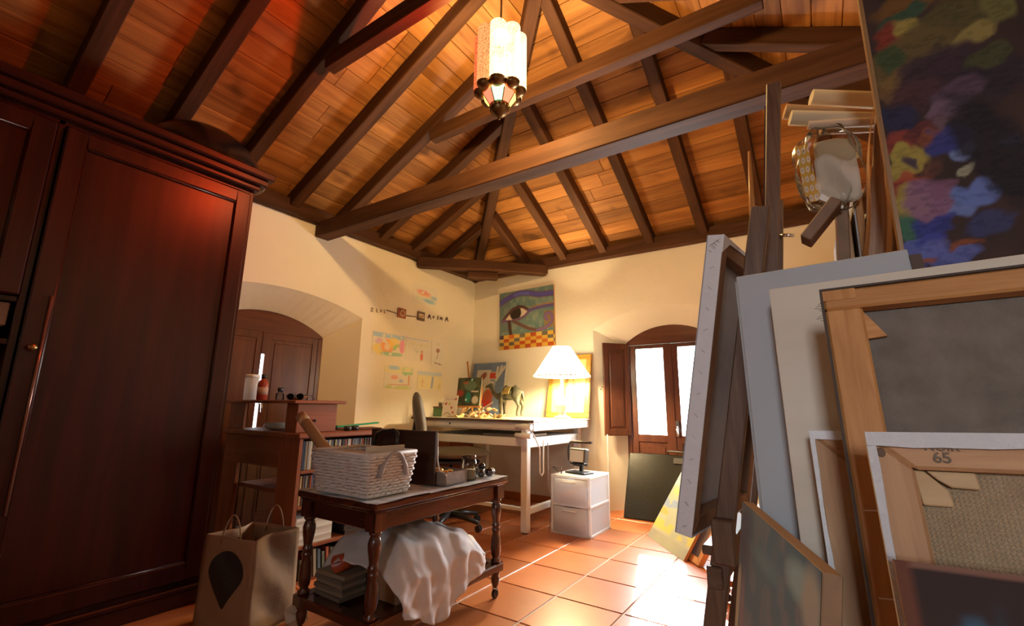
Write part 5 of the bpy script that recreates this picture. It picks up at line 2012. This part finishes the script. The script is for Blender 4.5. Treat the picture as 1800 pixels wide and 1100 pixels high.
# blue painting turned sideways, leaning to the right
def blue_paint(u, v):
    img = np.ones(u.shape + (3,)) * np.array((.10, .19, .29))
    n = vnoise(u * 1.0, v * 2.0, 14, 50)
    n2 = vnoise(u * 5.0, v, 12, 52)
    put(img, n, (.15, .24, .30), .7)
    put(img, n2 * (n > .4), (.27, .24, .28), .5)
    put(img, blob(u, v, .93, .95, .22, .12, 0, .7), (.08, .10, .17))
    put(img, seg(u, v, [(.98, .70), (.96, .86), (.985, .80)], .035), (.46, .42, .32))
    put(img, blob(u, v, .985, .72, .055, .10, 0, .4), (.46, .42, .33))
    put(img, blob(u, v, .88, .80, .05, .10, 0, .5), (.26, .21, .28))
    put(img, blob(u, v, .80, .72, .10, .10, .5, .5), (.40, .36, .28), .8)
    put(img, blob(u, v, .18, .965, .16, .03, 0, .6), (.30, .48, .56))
    put(img, blob(u, v, .07, .955, .10, .05, 0, .5), (.42, .43, .42))
    put(img, blob(u, v, .55, .94, .3, .02, 0, .8), (.15, .27, .37))
    return img


far, near = Vector((-.129, .883, .85)), Vector((-.018, .555, .85))
dv = (far - near)
wb_ = dv.length
az = math.atan2(dv.y, dv.x)          # direction of local +x in plan (from far to near must face left)
# local -y must face the room's left: local x runs from near-left... use far -> near
az2 = math.atan2(-dv.y, -dv.x)
m = Matrix.Rotation(az2, 3, 'Z') @ Matrix.Rotation(R(8), 3, 'X').inverted()
hb = .848 / (m @ Vector((0, 0, 1))).z
org = far - m @ Vector((0, 0, hb))
bpn = thing('blue_painting', 'grey-blue abstract painting leaning sideways by the easel leg', 'painting', org, rot=m.to_euler())


def flipu(fn):
    return lambda u, v: fn(1 - u, v)


painted_sheet('painted_canvas', wb_, hb, flipu(blue_paint), 90, 170, bpn, 0, .6)
MB().bb(0, wb_, .001, .018, 0, hb).build('canvas_edges', wood('edge_pine', (.26, .15, .08), (.38, .23, .13), 'x', .6, 9, .05), bpn, .001)


# large colourful painting above the stack, on the storage rack
def ps(cx, cy):
    px_, row = 1560 + cx / 2.245, cy / 2.245
    X = (px_ - (1512 + row * .19)) / 1480.0
    Z = 1.24 + (470 - row) / 865.0
    return X / .5, (Z - .952) / 1.05


def big_paint(u, v):
    img = np.ones(u.shape + (3,)) * np.array((.035, .022, .018))
    uu, vv = u * .5, v * 1.05
    n = vnoise(uu, vv, 60, 60)
    n2 = vnoise(uu + .35 * vv, vv - .3 * uu, 28, 61)
    put(img, n2, (.07, .035, .03), .8)

    def bl(cx, cy, rx, ry, col, ang=0.0, a=1.0, tex=.3):
        cu_, cv_ = ps(cx, cy)
        X, Z = u * .5, v * 1.05
        X = X + .010 * (vnoise(uu, vv, 70, 80) - .5)
        Z = Z + .022 * (vnoise(uu, vv, 55, 81) - .5)
        mk = blob(X, Z, cu_ * .5, cv_ * 1.05, 1.3 * rx / 2.245 / 1480, 1.25 * ry / 2.245 / 865, ang, .3)
        st_ = vnoise(uu * .35 + vv * .1, vv, 260, int(cx + cy) % 97)
        put(img, mk, np.array(col), a)
        put(img, mk * (st_ > .62), np.array(col) * .6, .6)
    S_ = [(150, 70, 190, 60, (.16, .075, .02)), (420, 40, 130, 40, (.20, .10, .03)), (430, 130, 160, 70, (.08, .05, .02)), (90, 130, 110, 26, (.03, .075, .045)),
          (40, 200, 70, 50, (.22, .035, .02)), (170, 220, 60, 30, (.20, .04, .02)), (110, 185, 60, 36, (.33, .25, .06)), (330, 200, 180, 60, (.09, .075, .025)),
          (120, 290, 220, 70, (.12, .085, .03)), (30, 280, 60, 50, (.05, .075, .03)), (60, 400, 90, 60, (.19, .11, .035)), (410, 285, 90, 30, (.26, .20, .06)),
          (500, 210, 60, 60, (.14, .13, .04)), (250, 390, 180, 90, (.045, .025, .035)), (150, 450, 130, 50, (.07, .03, .035)), (70, 530, 80, 60, (.025, .025, .06)), (400, 110, 60, 20, (.16, .03, .02)),
          (460, 450, 110, 80, (.03, .02, .03)), (450, 380, 90, 30, (.06, .065, .025)), (330, 480, 110, 40, (.09, .055, .085)), (280, 540, 80, 36, (.16, .10, .15)), (260, 580, 70, 26, (.14, .08, .10)),
          (70, 605, 70, 40, (.24, .045, .03)), (170, 600, 60, 30, (.12, .03, .03)), (220, 620, 60, 24, (.22, .07, .03)), (280, 645, 100, 46, (.035, .045, .20)),
          (65, 650, 46, 30, (.36, .28, .06)), (140, 655, 30, 24, (.34, .26, .06)), (110, 700, 90, 46, (.36, .27, .06)), (120, 690, 30, 20, (.05, .03, .06)),
          (110, 760, 80, 30, (.34, .07, .03)), (80, 800, 40, 40, (.26, .035, .03)), (190, 730, 60, 20, (.10, .04, .03)), (110, 830, 70, 50, (.38, .28, .06)),
          (195, 840, 100, 70, (.24, .12, .20)), (250, 800, 60, 30, (.20, .09, .15)), (345, 695, 54, 28, (.17, .22, .42)), (350, 760, 36, 14, (.34, .32, .22)),
          (345, 845, 50, 28, (.13, .19, .46)), (415, 842, 56, 34, (.13, .18, .44)), (330, 890, 62, 26, (.15, .20, .44)), (110, 930, 46, 60, (.05, .14, .09)),
          (210, 925, 80, 30, (.04, .05, .24)), (130, 985, 60, 24, (.10, .12, .36)), (200, 975, 60, 22, (.05, .06, .30)), (180, 1020, 100, 34, (.12, .14, .40)),
          (300, 1040, 90, 30, (.11, .13, .36)), (120, 1080, 60, 20, (.10, .12, .34)), (340, 1000, 60, 16, (.24, .07, .03)), (160, 1050, 50, 10, (.28, .08, .03)), (520, 690, 40, 20, (.10, .13, .26)),
          (430, 940, 90, 30, (.045, .05, .13)), (460, 700, 110, 200, (.02, .015, .02))]
    for s_ in S_:
        bl(*s_, ang=.28, a=.92)
    return img


rk = thing('storage_rack', 'wooden storage rack carrying canvases behind the board stack', 'rack', (.58, 1.40, 0))
for sx in (-1, 1):
    for sy in (-1, 1):
        MB().bb(sx * .50 - .02, sx * .50 + .02, sy * .40 - .02, sy * .40 + .02, .001, .93).build('post', EASEL('z'), rk, .002)
for z in (.25, .931):
    MB().bb(-.52, .52, -.42, .42, z, z + .02).build('shelf', EASEL('x'), rk, .002)
bgp = thing('abstract_painting', 'large dark abstract painting with bright colour strokes above the stack', 'painting', (.142, 1.0, .952))
painted_sheet('painted_canvas', .50, 1.05, big_paint, 260, 300, bgp, 0, .7)
MB().bb(-.006, 0, -.003, .02, 0, 1.05).build('edge_strip', wood('gold_brown_edge', (.24, .12, .04), (.36, .20, .08), 'z', .45, 8, .05), bgp)
MB().bb(0, .50, .001, .02, 0, 1.05).build('stretcher', STRET('z'), bgp)

# ---- canvases standing on the rack behind the painting, seen on edge
rr_ = random.Random(9)
edges = [(.080, 1.26, 1.46, 'pale wood frame edge standing leftmost on the rack', STRET2), (.105, 1.24, 1.485, 'orange wood frame edge beside the leftmost one on the rack', STRET),
         (.13, 1.22, 1.44, 'pale frame edge below the plastic wrap on the rack', STRET2), (.158, 1.20, 1.50, 'brown frame edge right of the wrapped plank', STRET), (.182, 1.16, 1.46, 'brown frame edge touching the abstract painting', STRET)]
for x_, y_, zt_, lab, wf in edges:
    h_ = zt_ - .952
    t = thing('edge_canvas', lab, 'canvas', (x_, y_, .952), rot=(0, R(.6), R(1)), group='canvases on edge on the rack')
    MB().bb(-.009, -.006, 0, .36, 0, h_).build('canvas_cloth', GREYC, t)
    MB().bb(-.006, .009, 0, .03, 0, h_).build('stretcher_bar', wf('z'), t, .002)
    MB().bb(-.006, .009, .33, .36, 0, h_).build('stretcher_bar', wf('z'), t, .002)
    MB().bb(-.006, .009, .03, .33, h_ - .03, h_).build('stretcher_bar', wf('y'), t, .002)
    MB().bb(-.006, .009, .03, .33, 0, .03).build('stretcher_bar', wf('y'), t, .002)
# tall plank wrapped in plastic
wp = thing('wrapped_plank', 'tall plank wrapped in shiny plastic leaning beside the abstract painting', 'plank', (.062, 1.16, .954), rot=(0, R(9.3), 0))
MB().bb(-.016, .016, 0, .02, 0, .90).build('plank', wood('pinkish_plank', (.30, .17, .10), (.44, .27, .17), 'z', .5, 8, .05), wp, .002)
MB().grid(lambda u, v: (-.023 + .048 * u + .003 * math.sin(17 * v), -.007 - .004 * math.sin(9 * u + 5 * v), .01 + .88 * v), 8, 40).build('plastic_wrap', glass('shiny_film', (.93, .92, .9), .12, 1.9), wp)
MB().bar((-.035, .03, .30), (.012, .012, 0.0), .014, .012).build('black_strut', BLACKP(), wp)

# archive box with paper rolls on it
ab = thing('archive_box', 'grey archive box under the paper rolls on the rack', 'box', (.46, 1.38, .952))
MB().bb(-.20, .20, -.18, .18, 0, .55).build('box_body', plain('grey_card_box', (.28, .26, .24), .8), ab, .004)
MB().bb(-.205, .205, -.185, .185, .55, .60).build('lid', plain('grey_card_lid', (.30, .28, .26), .8), ab, .004)
rolls = [('thick brown paper roll pointing left, second from the top', (-.008, 1.28, 1.762), (.52, 1.46, 1.62), .019, (.46, .26, .11)),
         ('cream paper roll at the top of the bundle', (.055, 1.34, 1.815), (.55, 1.52, 1.70), .021, (.62, .50, .30)),
         ('cream paper roll with a blue mark on its end', (.003, 1.22, 1.705), (.48, 1.38, 1.60), .018, (.66, .54, .34)),
         ('short tan paper roll below the blue-marked one', (.063, 1.26, 1.678), (.52, 1.40, 1.62), .016, (.55, .36, .18)),
         ('thin pale paper roll lowest in the bundle', (.036, 1.20, 1.662), (.48, 1.30, 1.59), .010, (.66, .50, .34))]
for lab, a_, b_, r_, c_ in rolls:
    a_, b_ = Vector(a_), Vector(b_)
    q = (b_ - a_).to_track_quat('Z', 'Y')
    L = (b_ - a_).length
    t = thing('paper_roll', lab, 'paper roll', a_, rot=q.to_euler(), group='paper rolls on the rack')
    MB().lathe([(r_ * .78, .0), (r_, .0), (r_, L), (r_ * .78, L), (r_ * .78, 0)], 18).build('rolled_paper', plain('roll_%d' % int(c_[0] * 100 + r_ * 3000), c_, .7), t)
    MB().lathe([(r_ * .45, .003), (r_ * .52, .003), (r_ * .52, L - .003), (r_ * .45, L - .003), (r_ * .45, .003)], 14).build('inner_turn', plain('roll_inner', (.4, .3, .18), .8), t)
    if 'blue mark' in lab:
        MB().tube([(0.0, r_, .04), (0, r_, .085)], .004, 6).build('blue_mark', plain('blue_ink', (.10, .13, .32), .6), t)

# plastic bag with flowered paper
bgx = thing('plastic_bag', 'clear plastic bag holding flowered paper hanging by the easel', 'bag', (.072, 1.205, 1.475))
def flower(u, v):
    img = np.ones(u.shape + (3,)) * np.array((.72, .38, .05))
    for i in range(6):
        for j in range(3):
            cu_, cv_ = (j + .5 * (i % 2)) / 2.5, (i + .4) / 6
            put(img, blob(u, v, cu_, cv_, .16, .06), (.80, .70, .60))
            put(img, blob(u, v, cu_, cv_, .06, .024), (.62, .25, .05))
    return img


fp = painted_sheet('flower_paper', .026, .145, flower, 20, 60, bgx, -.01, .5, -.058, -.005)
fp.rotation_euler = (0, R(-4), 0)
MB().grid(lambda u, v: (-.034 + .078 * u, -.012 + .012 * math.sin(3 * u + 4 * v), -.015 + .10 * v + .01 * math.sin(6 * u)), 10, 10).build('white_paper', plain('crumpled_cream', (.62, .54, .42), .7, 0, .15, 40), bgx, solid=.001)
MB().grid(lambda u, v: (-.03 + .075 * u, .012 + .012 * math.sin(3 * u + 4 * v), .06 + .08 * v), 8, 8).build('inner_card', plain('beige_card', (.45, .36, .22), .7), bgx, solid=.002)


def bagf(u, v):
    a_ = 2 * PI * u
    t = PI * v
    s_ = math.sin(t) ** .5
    w1 = .006 * math.sin(5 * a_ + 7 * v) + .005 * math.sin(9 * a_ - 11 * v)
    return (-.008 + (.062 + w1) * s_ * math.cos(a_), (.03 + w1) * s_ * math.sin(a_), .068 - (.095 + w1) * math.cos(t))


MB().grid(bagf, 32, 20).build('plastic_film', glass('crinkled_film', (.95, .94, .92), .22, 1.22), bgx)
MB().prism([(-.035, -.03, -.012), (.005, -.03, -.045), (.008, -.03, -.040), (-.028, -.03, -.0)], (0, .004, 0)).build('white_flap', plain('white_card', (.8, .78, .72), .7), bgx)
# small dark offcuts under the bag
for i, (x_, z_, an) in enumerate(((.035, 1.405, 40), (.075, 1.40, 4))):
    MB(Matrix.Translation((x_, 1.21 - .07 * (1 - i), z_)) @ Matrix.Rotation(R(an), 4, 'Y')).bb(-.012, .012, 0, .06, -.45 if i else -.05, .05).build(
        'wood_offcut', plain('brown_offcut', (.22, .12, .06), .6, 0, .3, 30), bevel=.002, label=('short brown offcut slanting below the plastic bag', 'upright brown offcut below the plastic bag')[i], cat='offcut')

# ================================================================== EASEL WITH ITS CANVAS
es = thing('studio_easel', 'brown wooden studio easel with a tall mast and slanted legs', 'easel', (-.20, 1.52, 0))
SLP = .19
bx = lambda z: -.175 + SLP * z          # local x of the leaning frame at height z
MB().bar((bx(.06), -.22, .0), (bx(1.52), -.22, 1.52), .045, .03, (0, 1, 0)).build('leg', EASEL('z'), es, .003)
MB().bar((bx(.06), .24, .0), (bx(1.40), .24, 1.40), .045, .03, (0, 1, 0)).build('leg', EASEL('z'), es, .003)
ms = MB()
mx = lambda z: .114 + .097 * (z - 1.41)
ms.bar((mx(.45), -.02, .45), (mx(2.0), -.02, 2.0), .018, .04, (1, 0, 0))
mo = ms.build('mast', EASEL('z'), es, .003)
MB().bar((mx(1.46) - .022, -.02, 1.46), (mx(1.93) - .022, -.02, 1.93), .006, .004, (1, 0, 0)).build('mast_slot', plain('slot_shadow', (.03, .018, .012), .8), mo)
MB().bar((mx(.45) + .001, .005, .45), (mx(1.62) + .001, .005, 1.62), .028, .05, (1, 0, 0)).build('mast_sleeve', EASEL('z'), es, .003)
MB().tube([(mx(1.5) + .02, -.03, 1.50), (mx(1.5) + .055, -.035, 1.49)], .005, 8).build('wing_bolt', CHROME(), mo)
# canvas tray
MB().box((bx(.67) - .012, .02, .655), (.06, .50, .022)).build('tray', EASEL('y'), es, .003)
MB().box((bx(.60) - .0, .01, .60), (.035, .52, .05)).build('cross_bar', EASEL('y'), es, .003)
MB().box((bx(1.2) + .02, .01, 1.10), (.03, .5, .05)).build('cross_bar', EASEL('y'), es, .003)
for sy in (-.22, .24):
    MB().bb(-.24, .20, sy - .022, sy + .022, .05, .095).build('foot', EASEL('x'), es, .003)
    for x_ in (-.22, .18):
        MB().ball((x_, sy, .024), .023, 10, 8, (1, .6, 1)).tube([(x_, sy, .024), (x_, sy, .052)], .008, 6).build('castor', BLACKP(), es)
MB().bb(.16, .20, -.20, .22, .05, .09).build('foot_rail', EASEL('y'), es, .003)
MB().bar((.17, .0, .08), (bx(1.25) + .02, .02, 1.25), .03, .03, (0, 1, 0)).build('rear_strut', EASEL('z'), es, .002)
MB().box((bx(.72) + .008, -.262, .69), (.05, .035, .10)).build('tray_bracket', EASEL('z'), es, .004)
# orange stick and pencil on the mast
pc = thing('paint_brush', 'orange-handled brush tucked behind the easel mast', 'brush', (-.128, 1.475, 1.44), rot=(0, R(1.5), 0))
MB().tube([(0, 0, 0), (.004, 0, .16), (.006, 0, .34)], [.007, .009, .004], 8).build('handle', plain('orange_lacquer', (.42, .18, .05), .35), pc)
MB().tube([(.011, -.004, .09), (.014, -.004, .155)], .006, 8).build('ferrule', plain('pale_ferrule', (.72, .62, .36), .4), pc)

m = Matrix.Rotation(R(82.5), 3, 'Z') @ Matrix.Rotation(R(10), 3, 'X')
cv = canvas_back('easel_canvas', 'white-edged stapled canvas standing on the easel, seen from its back', .50, .735, .045, .036, (-.292, 1.20, .70), m.to_euler(), GREYC,
                 lambda a='z': wood('brown_stretcher', (.20, .10, .05), (.32, .18, .10), a, .6, 9, .05), PRIMED, False, 0, 14, .003)
MB().prism([(0, -.003, .735), (.30, -.003, .735), (.30, -.003, .728), (.05, -.003, .722), (0, -.003, .69)], (0, .002, 0)).build('folded_hem', PRIMED, cv)

# ================================================================== PAINTING ON THE FLOOR AND LOW STAND BEHIND
b0, b1 = Vector((-1.275, 3.86, .001)), Vector((-.885, 3.39, .001))
dvec = (b1 - b0)
wl_ = dvec.length
az = math.atan2(dvec.y, dvec.x)
m = Matrix.Rotation(az, 3, 'Z') @ Matrix.Rotation(R(-33), 3, 'X')


def floor_paint(u, v):
    img = np.ones(u.shape + (3,)) * np.array((.40, .44, .30))
    n = vnoise(u, v, 7, 70)
    put(img, n, (.52, .50, .36), .7)
    put(img, rect(u, v, 0, 1, .0, .12) * n, (.30, .30, .25), .8)
    put(img, rect(u, v, 0, 1, .16, .28) * (n > .35), (.55, .52, .14))
    put(img, rect(u, v, 0, 1, .34, .42) * (n > .4), (.58, .40, .12))
    put(img, rect(u, v, 0, 1, .45, .56) * (n > .35), (.28, .36, .48))
    put(img, rect(u, v, 0, 1, .62, .7) * (n > .4), (.55, .52, .2))
    put(img, rect(u, v, 0, 1, .75, 1), (.48, .58, .62), .7)
    return img


fpn = thing('floor_painting', 'green and yellow landscape painting leaning on the floor near the easel', 'painting', b0, rot=m.to_euler())
painted_sheet('painted_canvas', wl_, .62, floor_paint, 60, 60, fpn, 0, .4)
MB().bb(0, wl_, .001, .02, 0, .62).build('stretcher', STRET('x'), fpn)
of = m @ Vector((wl_ - .30, .05, .0))
cb = canvas_back('spare_canvas', 'pale wooden canvas stretcher leaning behind the landscape painting', .42, .50, .045, .03, b0 + of + Vector((0, 0, .034)), m.to_euler(), GREYC, STRET, STRET('z'), False)

ws = thing('wooden_stand', 'low red-brown wooden stand on castors beyond the easel', 'stand', (-.30, 3.02, 0))
for z in (.085, .42):
    MB().bb(-.26, .26, -.20, .20, z, z + .03).build('shelf', PINE('x'), ws, .004)
for sx in (-1, 1):
    for sy in (-1, 1):
        po = MB().bb(sx * .23 - .018, sx * .23 + .018, sy * .17 - .018, sy * .17 + .018, .05, .42).build('post', PINE('z'), ws, .003)
        MB().ball((sx * .23, sy * .17, .024), .0235, 12, 8, (1, .55, 1)).tube([(sx * .23, sy * .17, .03), (sx * .23, sy * .17, .055)], .008, 6).build('castor', BLACKP(), po)

# ================================================================== HANGING LANTERN
LX, LY = XM, 1.68
ln = thing('hanging_lantern', 'glowing glass lantern with fluted sides and coloured lower panes', 'lamp', (LX, LY, 2.42))
NL = 8
GL = flute_glass('seeded_glass', (1.0, .92, .72), (1.0, .74, .36), 4.5)
GLR = flute_glass('ruby_glass', (.68, .06, .022), (1.0, .25, .08), 1.6)
GLA = flute_glass('brown_glass', (.42, .10, .04), (1.0, .45, .15), 2.0)
for k in range(NL):
    a_ = 2 * PI * k / NL + .5
    cx, cy = .095 * math.cos(a_), .095 * math.sin(a_)
    prof_a = np.linspace(-PI * .55, PI * .55, 11)
    def lobe(u, v, a_=a_, cx=cx, cy=cy):
        b = -PI * .62 + 2 * PI * .62 * u
        r_ = .042
        x_ = cx + r_ * math.cos(a_ + b)
        y_ = cy + r_ * math.sin(a_ + b)
        return (x_, y_, 0.16 + .315 * v)
    MB().grid(lobe, 10, 4).build('glass_flute', GLR if k == 4 else (GLA if k == 5 else GL), ln)
    # rounded metal foot under each flute
    MB().lathe([(0, .125), (.02, .13), (.036, .145), (.042, .16), (.0, .162)], 14, (cx, cy, 0)).build('flute_foot', plain('aged_brass', (.22, .13, .05), .35, .9), ln)
    # coloured trapezoid panes
    a0, a1 = a_ - PI / NL, a_ + PI / NL
    rt_, rb_ = .088, .052
    ccs = [(1.0, .72, .15), (.35, .85, .95), (.95, .9, .8), (.85, .45, .85), (1.0, .75, .15), (.9, .15, .08), (.4, .8, .4), (.9, .2, .1)][k]
    MB().add([(rt_ * math.cos(a0), rt_ * math.sin(a0), .128), (rt_ * math.cos(a1), rt_ * math.sin(a1), .128), (rb_ * math.cos(a1), rb_ * math.sin(a1), .075), (rb_ * math.cos(a0), rb_ * math.sin(a0), .075)], [(0, 1, 2, 3)]).build(
        'coloured_pane', emit('lit_pane_%d' % k, ccs, 1.6, ccs), ln)
    MB().tube([(rt_ * math.cos(a0), rt_ * math.sin(a0), .128), (rb_ * math.cos(a0), rb_ * math.sin(a0), .075)], .0025, 6).build('pane_came', plain('aged_brass', (.22, .13, .05), .35, .9), ln)
BR = plain('aged_brass', (.22, .13, .05), .35, .9)
MB().lathe([(.0, .0), (.006, .002), (.008, .012), (.02, .02), (.04, .035), (.05, .055), (.053, .075), (.047, .077), (.0, .077)], 24).build('pierced_bowl', BR, ln)
bd = MB()
for k in range(16):
    a_ = 2 * PI * k / 16
    bd.ball((.052 * math.cos(a_), .052 * math.sin(a_), .062), .006, 8, 6)
bd.build('bead_ring', plain('bright_brass', (.6, .42, .18), .2, 1.0), ln, kind='stuff')
MB().lathe([(.0, .480), (.060, .482), (.066, .490), (.055, .50), (.03, .52), (.012, .55), (0, .552)], 24).build('cap', BR, ln)
MB().tube([(0, 0, .55), (0, 0, ZP + SL * HALF - .08 - 2.42)], .005, 8).build('chain', BR, ln)
MB().tube([(0, 0, .165), (0, 0, .31)], .022, 14).build('lit_tube', emit('lit_lantern_tube', (1.0, .80, .48), 9.0), ln)
light('lantern_bulb', 'POINT', (LX, LY, 2.42 + .36), 125.0, (1.0, .68, .33), shadow_soft_size=.035)
